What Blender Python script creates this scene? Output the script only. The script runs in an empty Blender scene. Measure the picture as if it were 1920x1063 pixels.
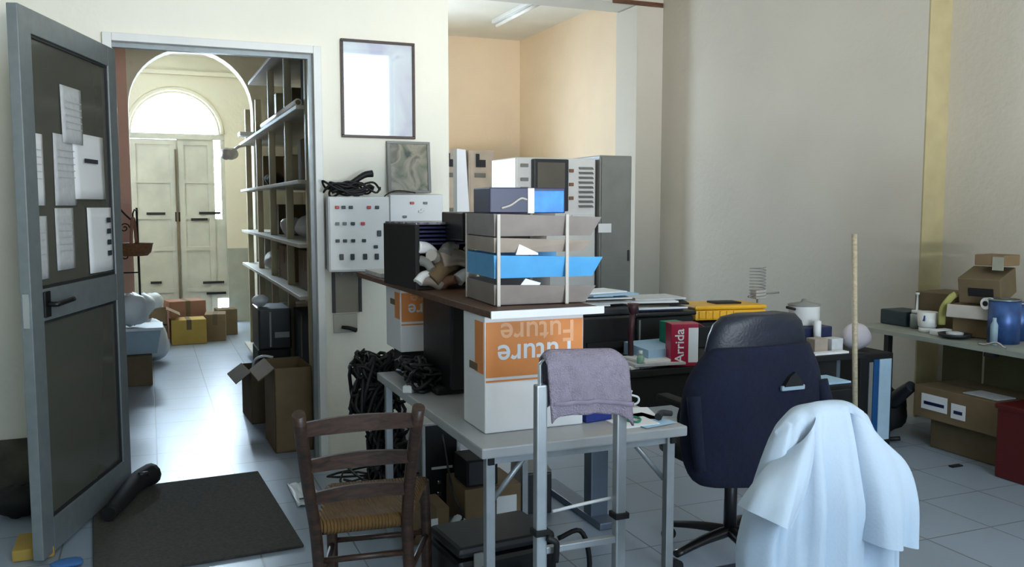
import bpy, bmesh, math, random
from mathutils import Vector, Matrix
random.seed(7)
SC = bpy.context.scene
C = SC.collection
PI = math.pi

# ------------------------------------------------------------------ camera
cam = bpy.data.cameras.new('camera'); co = bpy.data.objects.new('camera', cam); C.objects.link(co)
cam.sensor_fit = 'HORIZONTAL'; cam.sensor_width = 36.0; cam.lens = 36.0 * 1650 / 1920
cam.clip_start = 0.05; cam.clip_end = 200
co.location = (0, 0, 1.5)
co.rotation_euler = (math.radians(90 - 5.06), 0, math.radians(-22.4))
SC.camera = co

# ------------------------------------------------------------------ world, window light, exposure
w = bpy.data.worlds.new('sky'); SC.world = w; w.use_nodes = True
bg = w.node_tree.nodes['Background']; bg.inputs[0].default_value = (0.66, 0.83, 1.0, 1); bg.inputs[1].default_value = 11.0
# the sky is brightest on the sun's side, beyond the old double door (+Y)
_tc = w.node_tree.nodes.new('ShaderNodeTexCoord'); _sp = w.node_tree.nodes.new('ShaderNodeSeparateXYZ')
_mr = w.node_tree.nodes.new('ShaderNodeMapRange'); _mr.interpolation_type = 'SMOOTHSTEP'
_mr.inputs['From Min'].default_value = 0.2; _mr.inputs['From Max'].default_value = 0.95
_mr.inputs['To Min'].default_value = 7.5; _mr.inputs['To Max'].default_value = 125.0
w.node_tree.links.new(_tc.outputs['Generated'], _sp.inputs[0]); w.node_tree.links.new(_sp.outputs['Y'], _mr.inputs['Value'])
w.node_tree.links.new(_mr.outputs['Result'], bg.inputs[1])

def area(name, loc, target, sx, sy, power, col):
    d = bpy.data.lights.new(name, 'AREA'); d.shape = 'RECTANGLE'; d.size = sx; d.size_y = sy
    d.energy = power; d.color = col
    o = bpy.data.objects.new(name, d); C.objects.link(o); o.location = loc
    o.rotation_euler = (Vector(target) - Vector(loc)).to_track_quat('-Z', 'Y').to_euler()
    return o
area('sunlit_pavement_daylight', (0.2, -7.2, 0.45), (1.6, 5.0, 2.6), 4.5, 0.9, 1500, (1.0, 0.985, 0.94))
def portal(name, loc, target, sx, sy):      # marks a window opening for the sky light
    o = area(name, loc, target, sx, sy, 1, (1, 1, 1)); o.data.cycles.is_portal = True
portal('fanlight_portal', (0.35, 11.97, 2.66), (0.35, 5.0, 2.66), 1.04, 0.56)
portal('door_slit_portal', (0.84, 11.97, 1.2), (0.84, 5.0, 1.2), 0.12, 2.4)
portal('rear_room_window_portal', (2.45, 11.95, 2.1), (2.45, 5.0, 2.1), 1.0, 0.9)
portal('shop_window_portal', (1.85, -2.75, 2.25), (1.85, 5.0, 2.25), 3.1, 3.0)
portal('window_added_portal', (-0.96, 10.7, 2.2), (3.0, 10.7, 2.2), 1.0, 1.0)  # sky light through the added, unseen corridor window
SC.view_settings.view_transform = 'Standard'; SC.view_settings.look = 'None'
SC.view_settings.gamma = 1; SC.view_settings.use_curve_mapping = False
SC.view_settings.exposure = 0.0

# ------------------------------------------------------------------ materials
def lin(c):
    c = c / 255.0
    return c / 12.92 if c <= 0.04045 else ((c + 0.055) / 1.055) ** 2.4
def rgb(c): return (lin(c[0]), lin(c[1]), lin(c[2]), 1)
MATS = {}
def mat(name, col, rough=0.6, metal=0.0, var=0.06, scale=6.0, bump=0.0, bscale=60.0, spec=0.5, sheen=0.0):
    if name in MATS: return MATS[name]
    m = bpy.data.materials.new(name); m.use_nodes = True
    nt = m.node_tree; p = nt.nodes['Principled BSDF']
    p.inputs['Roughness'].default_value = rough; p.inputs['Metallic'].default_value = metal
    p.inputs['Specular IOR Level'].default_value = spec
    tc = nt.nodes.new('ShaderNodeTexCoord')
    n = nt.nodes.new('ShaderNodeTexNoise'); n.inputs['Scale'].default_value = scale; n.inputs['Detail'].default_value = 5
    r = nt.nodes.new('ShaderNodeValToRGB'); c = rgb(col)
    r.color_ramp.elements[0].position = 0.3; r.color_ramp.elements[1].position = 0.7
    r.color_ramp.elements[0].color = (c[0]*(1-var*2), c[1]*(1-var*2), c[2]*(1-var*2), 1)
    r.color_ramp.elements[1].color = (min(1, c[0]*(1+var)), min(1, c[1]*(1+var)), min(1, c[2]*(1+var)), 1)
    nt.links.new(tc.outputs['Object'], n.inputs['Vector']); nt.links.new(n.outputs['Fac'], r.inputs[0])
    nt.links.new(r.outputs[0], p.inputs['Base Color'])
    if bump:
        n2 = nt.nodes.new('ShaderNodeTexNoise'); n2.inputs['Scale'].default_value = bscale; n2.inputs['Detail'].default_value = 3
        b = nt.nodes.new('ShaderNodeBump'); b.inputs['Strength'].default_value = bump; b.inputs['Distance'].default_value = 0.01
        nt.links.new(tc.outputs['Object'], n2.inputs['Vector']); nt.links.new(n2.outputs['Fac'], b.inputs['Height'])
        nt.links.new(b.outputs[0], p.inputs['Normal'])
    MATS[name] = m
    return m

def tile_mat(name, col, grout, size, rough, mortar=0.006):
    m = mat(name, col, rough, 0, 0.05, 1.5)
    nt = m.node_tree; p = nt.nodes['Principled BSDF']; tc = nt.nodes['Texture Coordinate']
    ramp = nt.nodes['Color Ramp']
    br = nt.nodes.new('ShaderNodeTexBrick'); br.offset = 0.0; br.squash = 1.0
    br.inputs['Scale'].default_value = 1.0; br.inputs['Brick Width'].default_value = size; br.inputs['Row Height'].default_value = size
    br.inputs['Mortar Size'].default_value = mortar; br.inputs['Mortar Smooth'].default_value = 0.2
    mx = nt.nodes.new('ShaderNodeMix'); mx.data_type = 'RGBA'
    nt.links.new(tc.outputs['Object'], br.inputs['Vector'])
    nt.links.new(br.outputs['Fac'], mx.inputs['Factor']); nt.links.new(ramp.outputs[0], mx.inputs[6])
    mx.inputs[7].default_value = rgb(grout); nt.links.new(mx.outputs[2], p.inputs['Base Color'])
    b = nt.nodes.new('ShaderNodeBump'); b.inputs['Strength'].default_value = 0.35; b.inputs['Distance'].default_value = 0.004; b.invert = True
    # slow wave of each slightly uneven tile
    n3 = nt.nodes.new('ShaderNodeTexNoise'); n3.inputs['Scale'].default_value = 5.0
    b2 = nt.nodes.new('ShaderNodeBump'); b2.inputs['Strength'].default_value = 0.10; b2.inputs['Distance'].default_value = 0.01
    nt.links.new(tc.outputs['Object'], n3.inputs['Vector']); nt.links.new(n3.outputs['Fac'], b2.inputs['Height'])
    nt.links.new(br.outputs['Fac'], b.inputs['Height']); nt.links.new(b2.outputs[0], b.inputs['Normal'])
    nt.links.new(b.outputs[0], p.inputs['Normal'])
    return m

def stained_wall(name, col, stain, amount=0.35, rough=0.85):
    m = mat(name, col, rough, 0, 0.03, 1.2, 0.25, 25)
    nt = m.node_tree; p = nt.nodes['Principled BSDF']; tc = nt.nodes['Texture Coordinate']; ramp = nt.nodes['Color Ramp']
    n = nt.nodes.new('ShaderNodeTexNoise'); n.inputs['Scale'].default_value = 2.6; n.inputs['Detail'].default_value = 12; n.inputs['Roughness'].default_value = 0.72
    r = nt.nodes.new('ShaderNodeValToRGB'); r.color_ramp.elements[0].position = 0.66; r.color_ramp.elements[1].position = 0.80
    r.color_ramp.elements[1].color = (amount, amount, amount, 1)
    mx = nt.nodes.new('ShaderNodeMix'); mx.data_type = 'RGBA'; mx.inputs[7].default_value = rgb(stain)
    nt.links.new(tc.outputs['Object'], n.inputs['Vector']); nt.links.new(n.outputs['Fac'], r.inputs[0])
    nt.links.new(r.outputs[0], mx.inputs['Factor']); nt.links.new(ramp.outputs[0], mx.inputs[6])
    nt.links.new(mx.outputs[2], p.inputs['Base Color'])
    return m

def wood_mat(name, c1, c2, scale=9, rough=0.5):
    m = mat(name, c1, rough, 0, 0.1, scale)
    nt = m.node_tree; ramp = nt.nodes['Color Ramp']
    nt.nodes['Noise Texture'].inputs['Distortion'].default_value = 1.2
    mp = nt.nodes.new('ShaderNodeMapping'); mp.inputs['Scale'].default_value = (1, 6, 6)
    nt.links.new(nt.nodes['Texture Coordinate'].outputs['Object'], mp.inputs[0])
    nt.links.new(mp.outputs[0], nt.nodes['Noise Texture'].inputs['Vector'])
    ramp.color_ramp.elements[0].color = rgb(c1); ramp.color_ramp.elements[1].color = rgb(c2)
    return m

def glass_mat(name, tint, fac, rough=0.05):
    m = bpy.data.materials.new(name); m.use_nodes = True; nt = m.node_tree
    out = nt.nodes['Material Output']; nt.nodes.remove(nt.nodes['Principled BSDF'])
    tr = nt.nodes.new('ShaderNodeBsdfTransparent'); tr.inputs[0].default_value = tint
    gl = nt.nodes.new('ShaderNodeBsdfGlossy'); gl.inputs['Roughness'].default_value = rough
    gl.inputs[0].default_value = (0.9, 0.9, 0.9, 1)
    mx = nt.nodes.new('ShaderNodeMixShader'); mx.inputs[0].default_value = fac
    nt.links.new(tr.outputs[0], mx.inputs[1]); nt.links.new(gl.outputs[0], mx.inputs[2]); nt.links.new(mx.outputs[0], out.inputs[0])
    MATS[name] = m
    return m

WALL = stained_wall('main wall paint', (192, 187, 175), (158, 149, 130), 0.30)
PART = stained_wall('partition wall paint', (240, 237, 224), (212, 204, 180), 0.25)
PEACH = stained_wall('peach wall paint', (226, 206, 178), (206, 180, 150), 0.3)
CORR = stained_wall('corridor plaster', (208, 202, 180), (165, 152, 128), 0.5)
PINK = stained_wall('flaking pink plaster', (196, 158, 142), (212, 203, 184), 0.8)
CEIL = mat('ceiling plaster', (222, 218, 205), 0.9, 0, 0.04, 2)
FLOOR = tile_mat('pale ceramic floor tiles', (150, 164, 180), (108, 114, 118), 0.40, 0.33, 0.004)
DADO = mat('grey dado paint', (150, 152, 138), 0.7)
OCHRE = mat('ochre reveal face', (162, 152, 116), 0.8)  # narrow reveal, darker and more ochre than the wall
ALU = mat('brushed aluminium', (168, 174, 178), 0.38, 0.55, 0.05, 20)
ALUD = mat('grey door aluminium', (132, 140, 142), 0.42, 0.35, 0.05, 20)
CHROME = mat('shiny steel', (200, 205, 210), 0.2, 0.95, 0.03)
WMET = mat('white painted metal', (225, 226, 224), 0.4, 0, 0.03)
GMET = mat('grey painted metal', (128, 130, 126), 0.5, 0, 0.05)
SHELFW = mat('pale shelf board', (196, 190, 170), 0.6, 0, 0.06)
UPR = mat('cream shelf upright', (185, 175, 145), 0.55, 0, 0.08)
OLDDOOR = mat('old cream door paint', (186, 184, 168), 0.6, 0, 0.08, 4)
BLACK = mat('black plastic', (14, 14, 17), 0.38, 0, 0.1)
SOOT = mat('matt black', (9, 10, 12), 0.75, 0, 0.1)
DARK = mat('charcoal plastic', (38, 40, 44), 0.5, 0, 0.1)
RUBBER = mat('black rubber cable', (10, 10, 12), 0.55)
WPLAS = mat('white plastic', (222, 224, 226), 0.4, 0, 0.02)
GPLAS = mat('grey tray plastic', (138, 130, 126), 0.5, 0, 0.06, 14)
TANP = mat('beige tray plastic', (165, 152, 140), 0.5, 0, 0.06, 14)
BPLAS = mat('sky blue tray plastic', (86, 168, 226), 0.4, 0, 0.05, 14)
NAVYP = mat('navy card', (20, 28, 70), 0.4)
CLEAR = mat('milky support plastic', (185, 180, 172), 0.35)
PAPER = mat('white paper', (232, 234, 236), 0.75, 0, 0.02, 4)
PAPERB = mat('bluish paper', (170, 205, 232), 0.7, 0, 0.03)
PAPERG = mat('greyish printed paper', (196, 198, 200), 0.75, 0, 0.06, 30)
INK = mat('dark print ink', (50, 52, 60), 0.7)
CARD = mat('brown cardboard', (122, 102, 74), 0.8, 0, 0.08, 5)
CARDD = mat('dull cardboard', (104, 90, 66), 0.85, 0, 0.1, 5)
CARDY = mat('yellow cardboard', (168, 140, 66), 0.8, 0, 0.06, 5)
OLIVE = mat('olive plywood', (92, 90, 60), 0.8, 0, 0.12, 3)
ORANGE = mat('orange printed card', (224, 140, 74), 0.55, 0, 0.05, 8)
WCARD = mat('white printed card', (226, 228, 232), 0.55, 0, 0.03, 4)
RED = mat('dark red plastic', (84, 10, 14), 0.45)
MAG = mat('crimson card', (170, 22, 60), 0.4)
GREEN = mat('teal green card', (30, 130, 105), 0.5)
YEL = mat('yellow plastic', (226, 170, 34), 0.42, 0, 0.05)
WOODD = wood_mat('dark old wood', (34, 24, 20), (74, 50, 36), 10, 0.42)
WOODB = wood_mat('brown shelf wood', (66, 42, 28), (104, 70, 46), 8, 0.5)
STICK = wood_mat('pale broomstick wood', (150, 138, 116), (180, 168, 142), 14, 0.6)
NAVY = mat('navy jacket cloth', (4, 13, 42), 0.9, 0, 0.16, 9, 0.5, 30)
LEATH = mat('dark slate leather', (24, 31, 46), 0.45, 0, 0.1, 20, 0.2, 90)
TOWEL = mat('mauve grey towelling', (150, 142, 158), 1.0, 0, 0.07, 40, 0.9, 240)
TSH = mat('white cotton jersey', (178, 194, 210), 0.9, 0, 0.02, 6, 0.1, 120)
MATM = mat('dark coir mat', (78, 76, 70), 1.0, 0, 0.14, 60, 1.0, 260)
IRON = mat('black wrought iron', (24, 22, 24), 0.6, 0.3)
WICK = mat('brown wicker', (120, 78, 46), 0.7, 0, 0.15, 50, 0.8, 90)
PBAG = mat('pale plastic bag', (206, 212, 216), 0.45, 0, 0.05)
PBAGB = mat('pale blue plastic crate', (150, 172, 186), 0.5)
PINKB = mat('rusty pink card', (140, 100, 80), 0.7)
RUSH = mat('woven rush', (116, 84, 40), 0.8, 0, 0.14, 12)
def rush():
    nt = RUSH.node_tree; p = nt.nodes['Principled BSDF']; tc = nt.nodes['Texture Coordinate']
    wv = nt.nodes.new('ShaderNodeTexWave'); wv.inputs['Scale'].default_value = 28; wv.inputs['Distortion'].default_value = 1.5
    b = nt.nodes.new('ShaderNodeBump'); b.inputs['Strength'].default_value = 0.8; b.inputs['Distance'].default_value = 0.01
    nt.links.new(tc.outputs['Object'], wv.inputs['Vector']); nt.links.new(wv.outputs['Fac'], b.inputs['Height'])
    nt.links.new(b.outputs[0], p.inputs['Normal'])
rush()
CANB = mat('blue tin print', (58, 92, 150), 0.35, 0.3, 0.2, 14)
TIN = mat('bare tin', (150, 160, 165), 0.3, 0.8)
LAMP = mat('white diffuser', (235, 236, 232), 0.4)
def print_mat(name, cols, scale, rough=0.3):
    m = mat(name, cols[0], rough, 0, 0.1, scale)
    cr = m.node_tree.nodes['Color Ramp'].color_ramp
    m.node_tree.nodes['Noise Texture'].inputs['Distortion'].default_value = 0.8
    while len(cr.elements) < len(cols): cr.elements.new(0.5)
    for i, c in enumerate(cols):
        cr.elements[i].position = 0.32 + 0.36 * i / (len(cols) - 1); cr.elements[i].color = rgb(c)
    return m
LANDS = print_mat('green brown landscape print', [(50, 56, 44), (112, 112, 90), (150, 142, 124), (92, 84, 70), (128, 126, 108)], 7)
POSTER = print_mat('lilac print with glare', [(214, 206, 224), (236, 232, 238), (244, 244, 246), (190, 186, 210)], 3.0, 0.12)  # whitish tones put the window glare into the print colour
STRIPE = print_mat('mixed magazine print', [(40, 44, 70), (150, 150, 160), (40, 36, 40), (200, 196, 190)], 16)
MIXED = print_mat('jumbled parts', [(24, 20, 20), (90, 80, 66), (30, 28, 30), (150, 142, 128)], 12, 0.6)
def dim_glass():  # grey tint puts the dim room's reflection into the glass colour
    m = bpy.data.materials.new('glass with dim reflection'); m.use_nodes = True; nt = m.node_tree
    p = nt.nodes['Principled BSDF']; p.inputs['Base Color'].default_value = rgb((112, 112, 102)); p.inputs['Roughness'].default_value = 0.12
    tr = nt.nodes.new('ShaderNodeBsdfTransparent'); tr.inputs[0].default_value = (0.35, 0.36, 0.33, 1)
    mx = nt.nodes.new('ShaderNodeMixShader'); mx.inputs[0].default_value = 0.62
    nt.links.new(tr.outputs[0], mx.inputs[1]); nt.links.new(p.outputs[0], mx.inputs[2]); nt.links.new(mx.outputs[0], nt.nodes['Material Output'].inputs[0])
    return m
DIMGLASS = dim_glass()
CGLASS = glass_mat('clear window glass', (0.95, 0.97, 0.98, 1), 0.06, 0.02)

# ------------------------------------------------------------------ geometry helpers (world coordinates through matrix T)
T = Matrix.Identity(4)
def frame(loc=(0, 0, 0), rz=0.0, rx=0.0, ry=0.0):
    global T
    T = Matrix.Translation(loc) @ Matrix.Rotation(rz, 4, 'Z') @ Matrix.Rotation(ry, 4, 'Y') @ Matrix.Rotation(rx, 4, 'X')
def world():
    global T
    T = Matrix.Identity(4)
def B(): return bmesh.new()
def box(bm, lo, hi, bev=0.0):
    t = bmesh.new(); bmesh.ops.create_cube(t, size=1)
    s = [max(1e-4, abs(hi[i] - lo[i])) for i in range(3)]; c = [(hi[i] + lo[i]) / 2 for i in range(3)]
    for v in t.verts: v.co = Vector((v.co.x * s[0] + c[0], v.co.y * s[1] + c[1], v.co.z * s[2] + c[2]))
    if bev > 0:
        bmesh.ops.bevel(t, geom=t.edges[:] + t.verts[:], offset=min(bev, min(s) * 0.45), segments=2, affect='EDGES', profile=0.6)
    merge(bm, t)
    return bm
def merge(bm, t):
    mp = {}
    for v in t.verts: mp[v] = bm.verts.new(T @ v.co)
    for f in t.faces:
        try: nf = bm.faces.new([mp[v] for v in f.verts]); nf.smooth = f.smooth
        except ValueError: pass
    t.free()
def loft(bm, rings, closed=True, cap=True, smooth=True):
    R = [[bm.verts.new(T @ Vector(p)) for p in r] for r in rings]
    n = len(R[0])
    for a, b in zip(R, R[1:]):
        for i in range(n if closed else n - 1):
            j = (i + 1) % n
            f = bm.faces.new((a[i], a[j], b[j], b[i])); f.smooth = smooth
    if cap and closed:
        bm.faces.new(R[0][::-1]); bm.faces.new(R[-1])
    return bm
def catmull(pts, k=6):
    P = [Vector(p) for p in pts]
    if len(P) < 3: return P
    out = []
    Q = [2 * P[0] - P[1]] + P + [2 * P[-1] - P[-2]]
    for i in range(1, len(Q) - 2):
        a, b, c, d = Q[i - 1:i + 3]
        for s in range(k):
            t = s / k
            out.append(0.5 * ((2 * b) + (c - a) * t + (2 * a - 5 * b + 4 * c - d) * t * t + (3 * b - a - 3 * c + d) * t ** 3))
    out.append(P[-1])
    return out
def tube(bm, pts, r, n=8, smooth=True, k=5, flat=1.0):
    P = catmull(pts, k) if smooth else [Vector(p) for p in pts]
    rings = []; up = Vector((0, 0, 1))
    for i, p in enumerate(P):
        d = (P[min(i + 1, len(P) - 1)] - P[max(i - 1, 0)]).normalized()
        if abs(d.dot(up)) > 0.98: up = Vector((1, 0, 0)) if abs(d.x) < 0.9 else Vector((0, 1, 0))
        x = d.cross(up).normalized(); y = x.cross(d).normalized(); up = y
        rr = r[0] + (r[1] - r[0]) * i / (len(P) - 1) if isinstance(r, tuple) else r
        rings.append([p + x * rr * math.cos(2 * PI * j / n) + y * rr * flat * math.sin(2 * PI * j / n) for j in range(n)])
    return loft(bm, rings)
def lathe(bm, prof, c=(0, 0, 0), n=24, cap=True):
    rings = [[(c[0] + r * math.cos(2 * PI * j / n), c[1] + r * math.sin(2 * PI * j / n), c[2] + z) for j in range(n)] for r, z in prof]
    return loft(bm, rings, cap=cap)
def prism(bm, pts, ax, lo, hi):
    """extrude a 2-D outline along axis ax"""
    def mk(p, t):
        return {'x': (t, p[0], p[1]), 'y': (p[0], t, p[1]), 'z': (p[0], p[1], t)}[ax]
    a = [bm.verts.new(T @ Vector(mk(p, lo))) for p in pts]; b = [bm.verts.new(T @ Vector(mk(p, hi))) for p in pts]
    n = len(pts)
    bm.faces.new(a); bm.faces.new(b[::-1])
    for i in range(n): bm.faces.new((a[i], b[i], b[(i + 1) % n], a[(i + 1) % n]))
    return bm
def sheet(bm, fn, nu, nv, th=0.0):
    V = [[bm.verts.new(T @ Vector(fn(i / nu, j / nv))) for i in range(nu + 1)] for j in range(nv + 1)]
    for j in range(nv):
        for i in range(nu):
            f = bm.faces.new((V[j][i], V[j][i + 1], V[j + 1][i + 1], V[j + 1][i])); f.smooth = True
    return bm

def obj(name, bm, m, parent=None, solid=0.0, sub=0):
    bmesh.ops.recalc_face_normals(bm, faces=bm.faces)
    me = bpy.data.meshes.new(name)
    if parent is not None:
        # meshes are authored in world coordinates; move them into the parent's frame
        M = Matrix.Identity(4); p = parent; chain = []
        while p is not None: chain.append(p); p = p.parent
        for p in reversed(chain): M = M @ (Matrix.Translation(p.location) @ p.rotation_euler.to_matrix().to_4x4())
        bm.transform(M.inverted()); loc = (0, 0, 0)
    else:
        xs = [v.co for v in bm.verts]
        lo = [min(v[i] for v in xs) for i in range(3)]; hi = [max(v[i] for v in xs) for i in range(3)]
        loc = ((lo[0] + hi[0]) / 2, (lo[1] + hi[1]) / 2, lo[2])
        bm.transform(Matrix.Translation(loc).inverted())
    bm.to_mesh(me); bm.free(); me.materials.append(m)
    o = bpy.data.objects.new(name, me); C.objects.link(o); o.location = loc
    if parent is not None: o.parent = parent
    if solid:
        s = o.modifiers.new('thickness', 'SOLIDIFY'); s.thickness = solid; s.offset = 0
    if sub:
        s = o.modifiers.new('smooth', 'SUBSURF'); s.levels = sub; s.render_levels = sub
    return o
def tag(o, label, cat, group=None):
    o['label'] = label; o['category'] = cat
    if group: o['group'] = group
    return o
def thing(name, label, cat, loc=(0, 0, 0), group=None, rz=0.0):
    o = bpy.data.objects.new(name, None); C.objects.link(o); o.location = loc; o.rotation_euler = (0, 0, rz)
    o.empty_display_size = 0.1
    return tag(o, label, cat, group)
def struct(name, bm, m, parent=None):
    o = obj(name, bm, m, parent)
    if parent is None: o['kind'] = 'structure'
    return o
def part_label(o, l): o['label'] = l; return o
def text(name, s, size, m, parent, loc, rot, ext=0.0006, align='CENTER', sx=1.0):
    cu = bpy.data.curves.new(name, 'FONT'); cu.body = s; cu.size = size; cu.extrude = ext; cu.align_x = align; cu.align_y = 'CENTER'; cu.offset = size * 0.012
    o = bpy.data.objects.new(name, cu); C.objects.link(o)
    bpy.context.view_layer.update()
    dg = bpy.context.evaluated_depsgraph_get()
    me = bpy.data.meshes.new_from_object(o.evaluated_get(dg)); me.name = name
    bpy.data.objects.remove(o)
    bm = bmesh.new(); bm.from_mesh(me); bpy.data.meshes.remove(me)
    M = T @ Matrix.Translation(loc) @ Matrix.Rotation(rot[2], 4, 'Z') @ Matrix.Rotation(rot[1], 4, 'Y') @ Matrix.Rotation(rot[0], 4, 'X') @ Matrix.Diagonal((sx, 1, 1, 1))
    bm.transform(M)
    return obj(name, bm, m, parent)

# ================================================================== THE SETTING
H0 = 3.84
struct('floor', box(B(), (-3.2, -2.7, -0.1), (5.6, 12.4, 0.0)), FLOOR)
struct('ceiling', box(B(), (-3.2, -2.7, H0), (5.6, 12.4, H0 + 0.1)), CEIL)
# front partition with the doorway (opening x -0.15..0.884, top 2.35)
b = B()
box(b, (-3.2, 5.10, 0), (-0.19, 5.25, H0)); box(b, (-0.19, 5.10, 2.39), (0.925, 5.25, H0)); box(b, (0.925, 5.10, 0), (1.69, 5.25, H0))
struct('wall_front', b, PART)
struct('wall_corridor', box(B(), (1.56, 5.25, 0), (1.69, 11.95, H0)), PEACH)
b = B()   # right wall, with the recess nearer the camera
box(b, (5.0, 4.62, 0), (5.6, 12.2, H0)); box(b, (5.2, -2.7, 0), (5.6, 4.61, H0))
struct('wall_right', b, WALL)
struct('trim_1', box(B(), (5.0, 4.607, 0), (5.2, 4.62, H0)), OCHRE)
b = B()   # pilaster and beam at the rear bay
box(b, (4.69, 8.02, 0), (4.999, 8.45, 3.54)); box(b, (1.70, 8.02, 3.55), (4.999, 8.45, H0 - 0.001))
struct('trim_2', b, WALL)
struct('trim_3', box(B(), (4.40, 8.005, 3.535), (4.99, 8.018, 3.58)), WOODB)
# rear wall of the back room, with a window hidden behind the partition
b = B()
box(b, (1.69, 11.8, 0), (1.95, 12.0, H0)); box(b, (2.95, 11.8, 0), (5.0, 12.0, H0)); box(b, (1.95, 11.8, 0), (2.95, 12.0, 1.7)); box(b, (1.95, 11.8, 2.5), (2.95, 12.0, H0))
struct('wall_back', b, PEACH)
struct('wall_back_right', box(B(), (4.985, 8.46, 0), (4.999, 11.8, H0)), PEACH)
wf = B()
for x0, x1 in ((1.95, 2.0), (2.90, 2.95)): box(wf, (x0, 11.88, 1.7), (x1, 11.93, 2.5))
box(wf, (1.95, 11.88, 1.7), (2.95, 11.93, 1.75)); box(wf, (1.95, 11.88, 2.45), (2.95, 11.93, 2.5))
struct('window_2', wf, WMET)
# shop front behind the camera
b = B()
box(b, (-3.2, -2.8, 0), (0.3, -2.6, H0)); box(b, (3.4, -2.8, 0), (5.6, -2.6, H0)); box(b, (0.3, -2.8, 0), (3.4, -2.6, 0.75)); box(b, (0.3, -2.8, 3.75), (3.4, -2.6, H0))
struct('wall_rear', b, PART)
struct('wall_left', box(B(), (-3.3, -2.7, 0), (-3.2, 5.2, H0)), PART)
wf = B()
for x0 in (0.3, 1.82, 3.34): box(wf, (x0, -2.72, 0.75), (x0 + 0.06, -2.66, 3.75))
for z0 in (0.75, 3.69): box(wf, (0.3, -2.72, z0), (3.4, -2.66, z0 + 0.06))
struct('window_1', wf, ALU)
# corridor shell
b = B(); box(b, (-1.0, 5.25, 0), (-0.9, 10.2, H0)); box(b, (-1.0, 11.2, 0), (-0.9, 12.0, H0)); box(b, (-1.0, 10.2, 0), (-0.9, 11.2, 1.7)); box(b, (-1.0, 10.2, 2.7), (-0.9, 11.2, H0)); struct('wall_corridor_left', b, PINK)
wf = B(); box(wf, (-0.98, 10.2, 1.7), (-0.93, 10.25, 2.7)); box(wf, (-0.98, 11.15, 1.7), (-0.93, 11.2, 2.7)); box(wf, (-0.98, 10.2, 1.7), (-0.93, 11.2, 1.75)); box(wf, (-0.98, 10.2, 2.65), (-0.93, 11.2, 2.7)); struct('window_added', wf, OLDDOOR)  # unseen window, added to light the end bay of the corridor
struct('ceiling_corridor', box(B(), (-0.9, 5.25, 3.35), (1.56, 12.0, 3.42)), CEIL)
def arch_pts(cx, r, zs, n=20, ry=None):
    ry = ry or r
    return [(cx + r * math.cos(PI * k / n), zs + ry * math.sin(PI * k / n)) for k in range(n + 1)]
def arch_wall(bm, x0, x1, ztop, ox0, ox1, zs, y0, y1, zb=0.0, ry=None):
    cx = (ox0 + ox1) / 2; r = (ox1 - ox0) / 2
    a = arch_pts(cx, r, zs, 22, ry)
    box(bm, (x0, y0, zb), (ox0, y1, zs)); box(bm, (ox1, y0, zb), (x1, y1, zs))
    half = len(a) // 2
    prism(bm, [(x1, zs)] + a[:half + 1] + [(cx, ztop), (x1, ztop)], 'y', y0, y1)
    prism(bm, [(cx, ztop)] + a[half:] + [(x0, zs), (x0, ztop)], 'y', y0, y1)
b = B(); arch_wall(b, -0.9, 1.56, 3.35, -0.145, 1.02, 2.46, 9.40, 9.62)
struct('wall_arch', b, PINK if False else CORR)
struct('trim_4', box(B(), (-0.9, 9.385, 0), (-0.15, 9.399, 3.3)), PINK)
struct('trim_5', box(B(), (1.02, 9.385, 0), (1.56, 9.399, 0.95)), DADO)
# end wall with the double door and the fanlight above it
b = B(); arch_wall(b, -0.9, 1.56, 3.35, -0.16, 0.86, 2.40, 11.9, 12.1, zb=2.40, ry=0.50)
box(b, (-0.9, 11.9, 0), (-0.20, 12.1, 2.40)); box(b, (0.93, 11.9, 0), (1.56, 12.1, 2.40))
struct('wall_end', b, CORR)
b = B(); box(b, (-0.9, 11.84, 3.12), (1.56, 11.9, 3.17)); struct('trim_6', b, CORR)
b = B()
tube(b, [(0.35 + 0.56 * math.cos(t * PI / 20), 11.89, 2.40 + 0.55 * math.sin(t * PI / 20)) for t in range(21)], 0.028, 8, False)
struct('trim_7', b, CORR)
b = B(); box(b, (0.93, 11.885, 0), (1.3, 11.899, 0.95)); struct('trim_8', b, DADO)
b = B(); prism(b, arch_pts(0.35, 0.51, 2.40, 22, 0.5), 'y', 11.98, 11.985)
wn = struct('window_3', b, CGLASS)
wf = B(); box(wf, (-0.2, 11.9, 2.33), (0.93, 12.0, 2.40)); obj('window_sill', wf, OLDDOOR, wn)
# double door: two leaves, slit of daylight to the right
d1 = B(); box(d1, (-0.195, 11.93, 0.02), (0.359, 11.98, 2.325))
dd = struct('door_2', d1, OLDDOOR)
b = B(); box(b, (0.36, 11.93, 0.02), (0.80, 11.98, 2.33)); box(b, (0.80, 11.93, 0.30), (0.93, 11.98, 1.33)); box(b, (0.88, 11.93, 1.33), (0.93, 11.98, 2.33)); obj('door_leaf', b, OLDDOOR, dd)
b = B()
for z in (0.02, 0.40, 0.93, 1.33, 1.78, 2.26):
    box(b, (-0.18, 11.91, z), (0.33, 11.93, z + 0.05)); box(b, (0.375, 11.91, z), (0.79, 11.93, z + 0.05))
for x in (-0.19, 0.27, 0.37, 0.72): box(b, (x, 11.912, 0.02), (x + 0.07, 11.93, 2.30))
obj('door_rails', b, OLDDOOR, dd)
b = B(); box(b, (0.315, 11.90, 1.30), (0.375, 11.93, 1.42), 0.008); obj('door_lock', b, IRON, dd)
b = B(); box(b, (0.33, 11.88, 0.05), (0.352, 11.91, 2.2)); obj('door_batten', b, CARDD, dd)
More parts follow.
